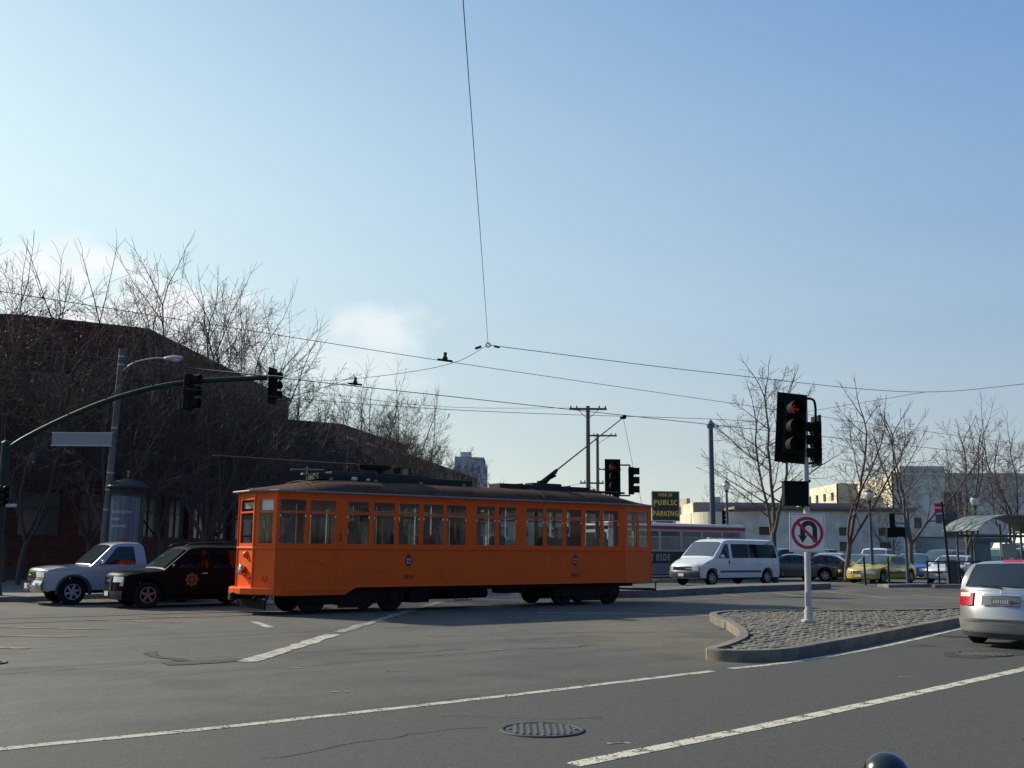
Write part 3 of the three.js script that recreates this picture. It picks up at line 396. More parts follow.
  for (const [t0, t1] of [[1.3, 3.5], [9.2, 11.0]]) {
    const c = (t0 + t1) / 2;
    const bogie = part('bogie', [...[0.78, -0.78].flatMap(z => [rbox(t1 - t0 + 0.7, 0.26, 0.05, X(c), 0.40, z * 1.08, 0.02), rbox(0.9, 0.2, 0.07, X(c), 0.22, z * 1.1, 0.03), rbox(t1 - t0 + 0.5, 0.13, 0.09, X(c), 0.46, z * 1.12, 0.03), rbox(0.5, 0.30, 0.10, X(c), 0.36, z * 1.13, 0.04), rbox(0.28, 0.26, 0.14, X(t0), 0.36, z * 1.14, 0.05), rbox(0.28, 0.26, 0.14, X(t1), 0.36, z * 1.14, 0.05), rod([X(c - 0.13), 0.24, z * 1.13], [X(c - 0.13), 0.5, z * 1.13], 0.06), rod([X(c + 0.13), 0.24, z * 1.13], [X(c + 0.13), 0.5, z * 1.13], 0.06), tube([[X(t0 + 0.2), 0.30, z * 1.1], [X(c), 0.16, z * 1.1], [X(t1 - 0.2), 0.30, z * 1.1]], 0.03, 6, 14)]), box(0.5, 0.2, 1.4, X(c), 0.42, 0), rod([X(t0), 0.34, -0.85], [X(t0), 0.34, 0.85], 0.06), rod([X(t1), 0.34, -0.85], [X(t1), 0.34, 0.85], 0.06)], iron, o);
    for (const t of [t0, t1]) for (const z of [0.75, -0.75]) part('wheel', (() => { const g = lathe([[0.001, -0.03], [0.10, -0.05], [0.12, -0.03], [0.26, -0.035], [0.30, -0.06], [0.345, -0.06], [0.34, 0.05], [0.37, 0.055], [0.37, 0.08], [0.28, 0.08], [0.001, 0.05]], 28); g.rotateX(-Math.PI / 2); if (z < 0) g.rotateY(Math.PI); return g.translate(X(t), 0.357, z); })(), iron, bogie);
  }
  // inside
  part('floor', inset(0.84), floorM, o);
  for (const z of [0.78, -0.78]) { const b = part('bench', [rbox(8.7, 0.06, 0.44, X(6.6), 1.32, z, 0.02), rbox(8.7, 0.30, 0.05, X(6.6), 1.49, z + Math.sign(z) * 0.24, 0.02)], seatWood, o); b.name = 'bench'; part('bench_base', box(8.6, 0.44, 0.36, X(6.6), 1.07, z), seatWood, b); }
  part('handrail', [2.2, 4.9, 7.4, 9.7, 11.1].flatMap(t => [rod([X(t), 0.84, 0.42], [X(t), 2.88, 0.42], 0.018), rod([X(t), 0.84, -0.42], [X(t), 2.88, -0.42], 0.018)]).concat([rod([X(1.8), 2.55, 0.42], [X(11.2), 2.55, 0.42], 0.014), rod([X(1.8), 2.55, -0.42], [X(11.2), 2.55, -0.42], 0.014)]), M.chrome, o);
  part('bulkhead', [box(0.04, 2.05, 0.5, X(1.85), 1.87, 0.82), box(0.04, 2.05, 0.5, X(1.85), 1.87, -0.82), box(0.04, 0.3, 1.2, X(1.85), 2.73, 0)], seatWood, o);
  part('controller', [rbox(0.34, 0.5, 0.4, X(0.1), 1.4, 0.25, 0.06), rod([X(0.1), 1.62, 0.25], [X(0.1), 1.72, 0.25], 0.1), rbox(0.3, 0.85, 0.3, X(0.1), 1.0, 0.25, 0.04)], dark, o);
  // city shield and fleet number
  for (const t of [3.68, 9.25]) {
    const c = part('crest', (() => { const g = new THREE.CylinderGeometry(0.5, 0.5, 0.006, 22); g.rotateX(Math.PI / 2); g.scale(0.2, 0.28, 1); return place(g.translate(t, 1.28, 0.004), 0); })(), mat(0.05, 0.012, 0.012, 0.6), o);
    part('shield', (() => { const g = new THREE.CylinderGeometry(0.5, 0.5, 0.006, 22); g.rotateX(Math.PI / 2); g.scale(0.13, 0.17, 1); return place(g.translate(t, 1.275, 0.008), 0); })(), mat(0.55, 0.52, 0.50, 0.6), c);
    part('cross', [place(box(0.035, 0.165, 0.006, t, 1.275, 0.012), 0), place(box(0.125, 0.035, 0.005, t, 1.275, 0.0125), 0)], mat(0.22, 0.015, 0.03, 0.6), c);
    part('crown', place(box(0.07, 0.035, 0.006, t, 1.44, 0.004), 0), mat(0.07, 0.02, 0.012, 0.6), c);
    part('fleet_number', place(text('1815', 0.10, 0.004, serif).translate(t, 0.87, 0.003), 0), mat(0.06, 0.018, 0.01, 0.6), o);
  }
}
{ // passengers
  const who = [[2.35, 0.72, -1, [0.05, 0.04, 0.03], [0.012, 0.01, 0.008], 'passenger in a dark brown coat behind the third side window'], [3.05, -0.70, 1, [0.10, 0.10, 0.11], [0.05, 0.03, 0.015], 'passenger in grey on the far bench behind the fourth side window'], [3.75, 0.72, -1, [0.015, 0.015, 0.018], [0.01, 0.009, 0.008], 'passenger in black with back to the fifth side window'], [4.55, 0.70, -1, [0.20, 0.03, 0.045], [0.015, 0.01, 0.008], 'passenger in a dark red jacket behind the sixth side window'], [5.3, -0.70, 1, [0.12, 0.12, 0.11], [0.08, 0.06, 0.05], 'passenger in light grey on the far bench, seventh window'], [6.15, 0.72, -1, [0.05, 0.06, 0.07], [0.02, 0.014, 0.01], 'passenger in slate grey behind the first of the middle window pair'], [6.92, 0.72, -1, [0.02, 0.02, 0.024], [0.05, 0.04, 0.035], 'passenger in dark coat behind the second of the middle window pair'], [8.62, 0.72, -1, [0.012, 0.012, 0.014], [0.008, 0.008, 0.008], 'passenger in black, clear silhouette near the rear crest'], [9.4, 0.70, -1, [0.07, 0.075, 0.08], [0.04, 0.03, 0.02], 'passenger in grey above the rear fleet number'], [10.1, -0.70, 1, [0.05, 0.055, 0.07], [0.02, 0.015, 0.01], 'passenger in blue grey on the far bench near the rear'], [10.75, 0.72, -1, [0.09, 0.085, 0.08], [0.03, 0.02, 0.015], 'rearmost passenger in the last side window before the rear end']];
  for (const [t, w, f, coat, hair, label] of who) { const p = onTram(t, 0.90, w); seatedPerson(label, p.toArray(), f < 0 ? TURN + Math.PI / 2 : TURN - Math.PI / 2, coat, hair); }
}

// ---------------------------------------------------------------- vehicles
function densify(pts, step) { const out = []; for (let i = 0; i < pts.length; i++) { const a = pts[i], b = pts[(i + 1) % pts.length], n = Math.max(1, Math.round(Math.hypot(b[0] - a[0], b[1] - a[1]) / step)); for (let k = 0; k < n; k++) out.push([a[0] + (b[0] - a[0]) * k / n, a[1] + (b[1] - a[1]) * k / n]); } return out; }
function roundPoly(pts, f = 0.25, max = 0.12) { // corners of a polygon cut into short curves
  const out = []; const n = pts.length; for (let i = 0; i < n; i++) { const p = pts[i], a = pts[(i + n - 1) % n], b = pts[(i + 1) % n]; if (p[2] === 0) { out.push([p[0], p[1]]); continue; } const la = Math.hypot(a[0] - p[0], a[1] - p[1]), lb = Math.hypot(b[0] - p[0], b[1] - p[1]), r = Math.min(p[2] ?? max, la * f * 1.6, lb * f * 1.6); const A = [p[0] + (a[0] - p[0]) * r / la, p[1] + (a[1] - p[1]) * r / la], B = [p[0] + (b[0] - p[0]) * r / lb, p[1] + (b[1] - p[1]) * r / lb]; for (let k = 0; k <= 3; k++) { const t = k / 3; out.push([(1 - t) ** 2 * A[0] + 2 * t * (1 - t) * p[0] + t * t * B[0], (1 - t) ** 2 * A[1] + 2 * t * (1 - t) * p[1] + t * t * B[1]]); } } return out;
}
const tess = new TessellateModifier(0.28, 5);
function fillPoly(poly) { const g = new THREE.ShapeGeometry(new THREE.Shape(poly.map(p => new THREE.Vector2(p[0], p[1])))); return tess.modify(plain(g)); }
// A vehicle's skin: side outlines given in (forward, up), bent to its plan and tumblehome
function skin({ L, W, belt, roofY, tumble = 0.80, endRound = 0.22, noseTaper = 0.10, crown = 0.03 }) {
  const half = (x, y) => { const e = smooth(L / 2 - 1.1, L / 2, Math.abs(x)); let k = 1 - noseTaper * e; if (y <= belt) k *= 1 - 0.06 * Math.min(1, Math.abs(y - belt * 0.72) / (belt * 0.7)) ** 2; else k *= 1 - 0.012 - (1 - tumble - 0.012) * Math.min(1.15, (y - belt) / (roofY - belt)) ** 1.15; return k * W / 2; };
  const bend = (x, y, s, off = 0) => { const e = smooth(L / 2 - 0.7, L / 2, Math.abs(x)); return [x - Math.sign(x) * e * endRound * Math.abs(s) ** 3, y, s * half(x, y) + Math.sign(s) * off]; };
  const side = (poly, sgn, off = 0) => { const g = fillPoly(densify(poly, 0.12)); const p = g.attributes.position; for (let i = 0; i < p.count; i++) { const q = bend(p.getX(i), p.getY(i), sgn, off); p.setXYZ(i, ...q); } if (sgn < 0) { for (let i = 0; i < p.count; i += 3) for (const k of ['getX']) { const a = [p.getX(i), p.getY(i), p.getZ(i)], b = [p.getX(i + 1), p.getY(i + 1), p.getZ(i + 1)]; p.setXYZ(i, ...b); p.setXYZ(i + 1, ...a); } } g.deleteAttribute('uv'); g.computeVertexNormals(); return g; };
  const S = [-1, -0.985, -0.94, -0.8, -0.5, 0, 0.5, 0.8, 0.94, 0.985, 1];
  const shell = (poly, { bevel = 0.035, skip = () => false } = {}) => {
    const P = densify(poly, 0.09), n = P.length, pos = [], idx = [];
    const nor = P.map((p, i) => { const a = P[(i + n - 1) % n], b = P[(i + 1) % n]; const dx = b[0] - a[0], dy = b[1] - a[1], l = Math.hypot(dx, dy) || 1; return [dy / l, -dx / l]; });
    P.forEach((p, i) => { for (const s of S) { const e = Math.abs(s); const o = bevel * (1 - smooth(0.80, 1, e)) + (p[1] > 0.45 ? crown * (1 - s * s) : 0) - bevel; const q = bend(p[0] + nor[i][0] * o, p[1] + nor[i][1] * o, s); pos.push(...q); } });
    const m = S.length; for (let i = 0; i < n; i++) for (let j = 0; j < m - 1; j++) { const a = i * m + j, b = ((i + 1) % n) * m + j; if (skip(P[i])) continue; idx.push(a, b, a + 1, a + 1, b, b + 1); }
    const g = new THREE.BufferGeometry(); g.setAttribute('position', new THREE.Float32BufferAttribute(pos, 3)); g.setIndex(idx); g.computeVertexNormals();
    const inner = P.map((p, i) => [p[0] - nor[i][0] * bevel, p[1] - nor[i][1] * bevel]);
    return [toCreasedNormals(plain(g), 0.9), side(inner, 1), side(inner, -1)];
  };
  // patch laid on the end or top: outline point list (profile a->b in x,y) spanned over s0..s1
  const across = (pts, s0, s1, off, n = 10, taper = 0) => { const pos = [], idx = []; pts.forEach((p, i) => { const a = pts[Math.max(0, i - 1)], b = pts[Math.min(pts.length - 1, i + 1)], dx = b[0] - a[0], dy = b[1] - a[1], l = Math.hypot(dx, dy), nx = dy / l, ny = -dx / l; const tp = 1 - taper * i / (pts.length - 1); for (let k = 0; k <= n; k++) { const s = (s0 + (s1 - s0) * k / n) * tp; const o = (p[1] > 0.45 ? crown * (1 - s * s) : 0) + off; const q = bend(p[0] + nx * o, p[1] + ny * o, s); pos.push(...q); } }); for (let i = 0; i < pts.length - 1; i++) for (let k = 0; k < n; k++) { const a = i * (n + 1) + k, b = a + n + 1; idx.push(a, b, a + 1, a + 1, b, b + 1); } const g = new THREE.BufferGeometry(); g.setAttribute('position', new THREE.Float32BufferAttribute(pos, 3)); g.setIndex(idx); g.computeVertexNormals(); return g; };
  return { half, bend, side, shell, across };
}
function archBottom(xr, xf, r, y0, xa, xb) { // bottom edge from the tail (xa) to the nose (xb) with two wheel arches
  const out = [[xa, y0, 0.05]]; for (const c of [xr, xf]) { const h = 0.36 - y0, a0 = Math.asin(Math.max(-0.9, Math.min(0.9, -h / r))); for (let k = 0; k <= 12; k++) { const a = Math.PI - a0 + (2 * a0 - Math.PI) * k / 12; out.push([c + r * Math.cos(a), 0.36 + r * Math.sin(a), 0]); } } out.push([xb, y0, 0.05]); return out;
}
function addWheels(o, xr, xf, R, track, rimMat, spokes = 5, width = 0.2) {
  for (const x of [xf, xr]) for (const s of [1, -1]) {
    const t = lathe([[R * 0.62, -width / 2], [R * 0.92, -width / 2], [R, -width * 0.32], [R, width * 0.32], [R * 0.92, width / 2], [R * 0.62, width / 2], [R * 0.62, -width / 2]], 24); t.rotateX(Math.PI / 2); if (s < 0) t.rotateY(Math.PI);
    const w = part('wheel', t.translate(x, R, s * track / 2), M.rubber, o);
    const rim = [rod([0, 0, 0.01], [0, 0, 0.045], R * 0.13, R * 0.11, 10)], rg = new THREE.TorusGeometry(R * 0.58, R * 0.055, 6, 22); rim.push(rg.translate(0, 0, 0.05));
    for (let k = 0; k < spokes; k++) { const a = k / spokes * Math.PI * 2 + 0.3; const b = rbox(R * 0.5, R * 0.2, 0.03, R * 0.33, 0, 0.035, 0.012); b.rotateZ(a); rim.push(b); }
    const g = join(rim); if (s < 0) g.rotateY(Math.PI); part('rim', g.translate(x, R, s * (track / 2 + width / 2 - 0.06)), rimMat, w);
    const d = new THREE.CylinderGeometry(R * 0.6, R * 0.6, 0.02, 20); d.rotateX(Math.PI / 2); part('hub_disc', d.translate(x, R, s * (track / 2 + width / 2 - 0.065)), M.under, w);
  }
}
function mirror(o, x, y, z, m) { for (const s of [1, -1]) part('mirror', [rbox(0.10, 0.14, 0.19, x, y, s * (z + 0.12), 0.04), rod([x, y - 0.02, s * (z - 0.05)], [x, y - 0.02, s * (z + 0.05)], 0.03)], m, o); }
function carPaint(r, g, b, flake = 0) { return pmat(r, g, b, 0.35, flake, { clearcoat: 1, clearcoatRoughness: 0.06 }); }
const carGroup = {};

// generic passenger car used for the parked and passing ones
function makeCar(spec) {
  const { name, label, category, pos, turn, group, L, W, H, belt, paint, xr, xf, R = 0.32, hood, deck, ws, roof, bl, sideWins, doors, rimM = M.rim, glass = M.glass, tumble = 0.8, trimM, rails } = spec;
  const o = thing(name, label, category, pos, turn, group), K = skin({ L, W, belt, roofY: H, tumble, endRound: spec.endRound ?? 0.28 });
  const tail = -L / 2, nose = L / 2, y0 = spec.clear ?? 0.22;
  const lower = roundPoly([...archBottom(xr, xf, R + 0.06, y0, tail + 0.05, nose - 0.05), [nose, 0.45, 0.05], [nose - 0.02, spec.noseY ?? 0.66, 0.1], ...hood, ...deck, [tail + 0.03, spec.tailY ?? 0.8, 0.1], [tail, 0.45, 0.05]], 0.3, 0.1);
  part('body', K.shell(lower), paint, o);
  part('underbody', [box(L - 0.7, 0.32, W * 0.74, 0, 0.36, 0)], M.under, o);
  const cab = [[bl[0], bl[1] - 0.06], [ws[0], ws[1] - 0.06], [ws[0], ws[1], 0.04], [roof[0][0], roof[0][1], 0.16], ...roof.slice(1).map(p => [p[0], p[1], 0.16]), [bl[0], bl[1], 0.04]];
  const cabin = part('cabin', K.shell(roundPoly(cab, 0.3, 0.15), { bevel: 0.03 }), paint, o);
  const fr = roof[0], rr = roof[roof.length - 1], mixp = (a, b, t) => [a[0] + (b[0] - a[0]) * t, a[1] + (b[1] - a[1]) * t];
  part('windscreen', K.across([0.06, 0.3, 0.6, 0.9].map(t => mixp(ws, fr, t)), -0.9, 0.9, 0.012, 10), M.screen, cabin);
  part('rear_window', K.across([0.1, 0.4, 0.7, 0.94].map(t => mixp(rr, bl, t)), -0.86, 0.86, 0.012, 10), spec.rearGlass ?? glass, cabin);
  for (const s of [1, -1]) { for (const w of sideWins) part('side_window', K.side(roundPoly(w, 0.2, 0.05), s, 0.010), spec.rearGlass && w.tint ? spec.rearGlass : glass, cabin);
    for (const d of doors) { const dr = part('door', K.side(roundPoly(d, 0.2, 0.06), s, 0.007), paint, o); const mx = Math.min(...d.map(p => p[0])), my = Math.max(...d.map(p => p[1])); part('handle', (() => { const q = K.bend(mx + 0.14, my - 0.10, s, 0.022); return rbox(0.17, 0.03, 0.03, q[0], q[1], q[2], 0.012); })(), spec.handleM ?? paint, dr); }
    if (trimM) part('side_moulding', K.side([[xr + R + 0.12, 0.50], [xf - R - 0.12, 0.50], [xf - R - 0.12, 0.57], [xr + R + 0.12, 0.57]], s, 0.014), trimM, o); }
  // nose and tail
  const ny = spec.noseY ?? 0.66, ty = spec.tailY ?? 0.8;
  part('grille', K.across([[nose, 0.50], [nose - 0.008, ny - 0.03]], -0.36, 0.36, 0.012, 6), spec.grilleM ?? M.plasticGrey, o);
  for (const s of [1, -1]) { part('headlight', K.across([[nose, ny - 0.16], [nose - 0.02, ny - 0.01]], s * 0.5, s * 0.97, 0.016, 6), M.lensClear, o); if (!spec.ownTail) part('tail_light', K.across([[tail + 0.015, ty - 0.02], [tail + 0.005, ty - 0.17]], s * 0.62, s * 0.985, 0.016, 6), M.lensRed, o); }
  part('bumper', [K.across([[nose - 0.03, 0.27], [nose, 0.31], [nose + 0.01, 0.44], [nose, 0.475]], -0.99, 0.99, 0.03, 14)], spec.bumperM ?? paint, o);
  part('bumper', [K.across([[tail, 0.475], [tail - 0.01, 0.44], [tail, 0.31], [tail + 0.03, 0.27]], -0.99, 0.99, 0.03, 14)], spec.bumperM ?? paint, o);
  part('number_plate', box(0.012, 0.12, 0.32, nose + 0.06, 0.40, 0), M.plate, o);
  if (!spec.ownTail) part('number_plate', box(0.012, 0.13, 0.32, tail - 0.05, spec.plateY ?? 0.62, 0), M.plate, o);
  mirror(o, ws[0] - 0.28, belt + 0.06, K.half(ws[0] - 0.28, belt), paint);
  addWheels(o, xr, xf, R, W - 0.26, rimM, spec.spokes ?? 5);
  if (rails) for (const s of [1, -1]) part('roof_rail', tube([[-1.4, H + 0.0, s * W * 0.36], [-1.3, H + 0.06, s * W * 0.36], [0.4, H + 0.05, s * W * 0.36], [0.5, H - 0.02, s * W * 0.36]], 0.018, 5, 24), rails, cabin);
  return { o, K };
}
function sedanSpec(extra) {
  const L = extra.L ?? 4.7, H = extra.H ?? 1.43, b = 0.93, n = L / 2;
  return { name: 'sedan', category: 'car', L, W: 1.8, H, belt: b, xr: -n + 1.02, xf: n - 0.92, hood: [[n - 0.12, 0.74, 0.1], [n - 1.25, b - 0.02, 0.1]], deck: [[-n + 0.95, b + 0.03, 0.1], [-n + 0.1, b - 0.01, 0.1]], ws: [n - 1.25, b - 0.02], roof: [[n - 2.05, H - 0.03], [n - 2.7, H], [-n + 1.6, H - 0.04]], bl: [-n + 0.75, b],
    sideWins: [[[n - 1.62, b + 0.02], [n - 2.12, H - 0.11], [n - 2.55, H - 0.09], [n - 2.55, b + 0.02]], [[n - 2.62, b + 0.02], [n - 2.62, H - 0.09], [-n + 1.62, H - 0.12], [-n + 1.2, b + 0.04]]],
    doors: [[[n - 1.45, 0.34], [n - 1.35, 0.88], [n - 2.58, 0.9], [n - 2.58, 0.34]], [[n - 2.61, 0.34], [n - 2.61, 0.9], [-n + 1.28, 0.9], [-n + 1.35, 0.6], [-n + 1.42, 0.34]]], ...extra };
}
function suvSpec(extra) {
  const L = extra.L ?? 4.7, H = extra.H ?? 1.74, b = extra.belt ?? 1.08, n = L / 2;
  return { name: 'sport_utility_vehicle', category: 'suv', L, W: 1.83, H, belt: b, clear: 0.33, noseY: 0.88, tailY: 1.05, xr: -n + 0.98, xf: n - 0.82, R: 0.37, hood: [[n - 0.1, 0.96, 0.08], [n - 1.22, b - 0.01, 0.1]], deck: [[-n + 0.06, b, 0.08]], ws: [n - 1.2, b - 0.01], roof: [[n - 1.95, H - 0.04], [n - 2.4, H], [-n + 0.5, H - 0.02]], bl: [-n + 0.1, b],
    sideWins: [[[n - 1.62, b + 0.03], [n - 2.08, H - 0.14], [n - 2.5, H - 0.12], [n - 2.5, b + 0.03]], [[n - 2.6, b + 0.03], [n - 2.6, H - 0.12], [-n + 1.3, H - 0.13], [-n + 1.3, b + 0.03]], [[-n + 1.2, b + 0.03], [-n + 1.2, H - 0.13], [-n + 0.5, H - 0.16], [-n + 0.3, b + 0.03]]],
    doors: [[[n - 1.4, 0.48], [n - 1.32, b - 0.04], [n - 2.53, b - 0.03], [n - 2.53, 0.48]], [[n - 2.57, 0.48], [n - 2.57, b - 0.03], [-n + 1.24, b - 0.03], [-n + 1.3, 0.75], [-n + 1.42, 0.48]]], tumble: 0.84, endRound: 0.16, plateY: 0.8, ...extra };
}
const heading = (vx, vd) => Math.atan2(vd, vx);
const TOWARD = heading(-0.807, -0.591);

{ // dark SUV with an orange ship's wheel on its door
  const s = suvSpec({ L: 4.75, H: 1.72, pos: [-8.78, 0, -29.2], turn: heading(-0.80, -0.60), label: "black sport utility vehicle with an orange ship's wheel on the door, beside the tram's front", paint: pmat(0.006, 0.0075, 0.0075, 0.5, 0, { specularIntensity: 0.12 }), bumperM: mat(0.05, 0.052, 0.055, 0.4, 0.3), grilleM: M.chrome, handleM: M.chrome, glass: M.tint, rearGlass: M.tint, rimM: mat(0.20, 0.15, 0.13, 0.5, 0.5), rails: M.blackPaint });
  const { o, K } = makeCar(s); const n = s.L / 2; o.scale.setScalar(0.94);
  for (const sg of [1, -1]) { // painted emblem: ring, hub and eight spokes with handles
    const cx = n - 2.02, cy = 0.78, polys = []; const arc = (r0, r1, a0, a1) => { const p = []; for (let k = 0; k <= 8; k++) { const a = a0 + (a1 - a0) * k / 8; p.push([cx + r1 * Math.cos(a), cy + r1 * Math.sin(a)]); } for (let k = 8; k >= 0; k--) { const a = a0 + (a1 - a0) * k / 8; p.push([cx + r0 * Math.cos(a), cy + r0 * Math.sin(a)]); } return p; };
    const g = []; for (let k = 0; k < 4; k++) g.push(K.side(arc(0.12, 0.165, k * Math.PI / 2, (k + 1) * Math.PI / 2), sg, 0.012)); g.push(K.side(arc(0.001, 0.035, 0, 6.28), sg, 0.0125));
    for (let k = 0; k < 8; k++) { const a = k * Math.PI / 4, c = Math.cos(a), q = Math.sin(a), w = 0.012; g.push(K.side([[cx - q * w, cy + c * w], [cx + q * w, cy - c * w], [cx + q * w + c * 0.21, cy - c * w + q * 0.21], [cx - q * w + c * 0.21, cy + c * w + q * 0.21]], sg, 0.0135)); }
    part('wheel_emblem', g, mat(0.20, 0.115, 0.028, 0.8), o);
  }
  for (const sg of [1, -1]) part('turn_signal', K.across([[n - 0.01, 0.62], [n - 0.03, 0.86]], sg * 0.86, sg * 0.995, 0.024, 3), M.lensAmber, o);
  part('badge', rbox(0.02, 0.06, 0.16, n + 0.055, 0.74, 0, 0.01), M.chrome, o);
}
{ // white pickup truck
  const L = 5.4, n = L / 2, H = 1.86, b = 1.16, paint = carPaint(0.37, 0.37, 0.37), K = skin({ L, W: 1.98, belt: b, roofY: H, tumble: 0.84, endRound: 0.14, noseTaper: 0.06 });
  const o = thing('pickup_truck', 'pale grey pickup truck with chrome bumper behind the black sport utility vehicle', 'pickup', [-11.25, 0, -30.75], heading(-0.80, -0.60)); o.scale.setScalar(0.92);
  const xr = -n + 1.15, xf = n - 0.95, R = 0.385;
  const lower = roundPoly([...archBottom(xr, xf, R + 0.09, 0.40, -n + 0.08, n - 0.06), [n, 0.5, 0.05], [n - 0.01, 1.0, 0.08], [n - 0.08, 1.06, 0.06], [n - 0.5, 1.13, 0.1], [n - 1.42, b, 0.1], [-0.42, b, 0], [-0.44, b - 0.06, 0.02], [-n + 0.04, b - 0.06, 0.03], [-n, 0.7, 0.05]], 0.3, 0.1);
  part('body', K.shell(lower), paint, o);
  part('bed_liner', [box(1.9, 0.04, 1.5, -n + 1.1, b - 0.03, 0)], M.under, o);
  part('underbody', box(L - 0.8, 0.34, 1.4, 0, 0.5, 0), M.under, o);
  const cabin = part('cabin', K.shell(roundPoly([[-0.42, b - 0.06], [n - 1.4, b - 0.06], [n - 1.4, b, 0.04], [n - 2.05, H - 0.05, 0.14], [n - 2.4, H, 0.14], [-0.30, H - 0.02, 0.16], [-0.42, b + 0.05, 0.04]], 0.3, 0.15), { bevel: 0.03 }), paint, o);
  part('windscreen', K.across([0.06, 0.35, 0.65, 0.92].map(t => [n - 1.4 - 0.65 * t, b + (H - 0.05 - b) * t]), -0.9, 0.9, 0.012), M.screen, cabin);
  part('rear_window', K.across([[-0.31, H - 0.12], [-0.36, H - 0.35], [-0.40, b + 0.14]], -0.8, 0.8, 0.012), M.glass, cabin);
  for (const s of [1, -1]) {
    part('side_window', K.side(roundPoly([[n - 1.78, b + 0.03], [n - 2.18, H - 0.14], [0.02, H - 0.12], [-0.06, b + 0.03]], 0.2, 0.06), s, 0.01), M.glass, cabin);
    const d = part('door', K.side(roundPoly([[n - 1.55, 0.55], [n - 1.5, b - 0.05], [-0.14, b - 0.04], [-0.14, 0.55]], 0.2, 0.06), s, 0.007), paint, o); part('handle', (() => { const q = K.bend(0.02, b - 0.13, s, 0.02); return rbox(0.18, 0.035, 0.03, ...q, 0.012); })(), M.blackPaint, d);
    for (const c of [xf, xr]) part('arch_trim', (() => { const pts = []; for (let k = 0; k <= 14; k++) { const a = -0.12 + (Math.PI + 0.24) * k / 14, r = R + 0.10; pts.push(K.bend(c + r * Math.cos(a), 0.37 + r * Math.sin(a), s, 0.012)); } return tube(pts, 0.05, 6, 30); })(), mat(0.03, 0.032, 0.034, 0.6), o);
    part('headlight', K.across([[n - 0.005, 0.82], [n - 0.01, 0.97]], s * 0.56, s * 0.98, 0.016, 6), M.lensClear, o); part('turn_signal', K.across([[n, 0.74], [n - 0.003, 0.81]], s * 0.56, s * 0.99, 0.02, 6), M.lensAmber, o); part('tail_light', K.across([[-n + 0.04, 1.04], [-n, 0.75]], s * 0.86, s * 0.98, 0.02, 4), M.lensRed, o);
  }
  part('grille', K.across([[n, 0.74], [n - 0.008, 0.97]], -0.54, 0.54, 0.014, 6), M.blackPaint, o); part('grille_bar', K.across([[n + 0.0, 0.82], [n - 0.002, 0.895]], -0.55, 0.55, 0.03, 6), M.chrome, o); part('badge', rbox(0.03, 0.06, 0.2, n + 0.06, 0.86, 0, 0.01), mat(0.5, 0.36, 0.1, 0.4, 0.5), o);
  part('bumper', [K.across([[n - 0.02, 0.42], [n + 0.02, 0.46], [n + 0.04, 0.60], [n, 0.70]], -1.0, 1.0, 0.06, 14), box(0.10, 0.2, 1.6, n + 0.0, 0.55, 0)], M.chrome, o);
  part('bumper', [box(0.14, 0.18, 1.8, -n - 0.06, 0.56, 0)], M.chrome, o);
  part('number_plate', box(0.012, 0.15, 0.32, n + 0.16, 0.56, 0), M.plate, o);
  mirror(o, n - 1.72, b + 0.10, K.half(n - 1.7, b), M.chrome); addWheels(o, xr, xf, R, 1.70, M.rim, 6, 0.24);
}
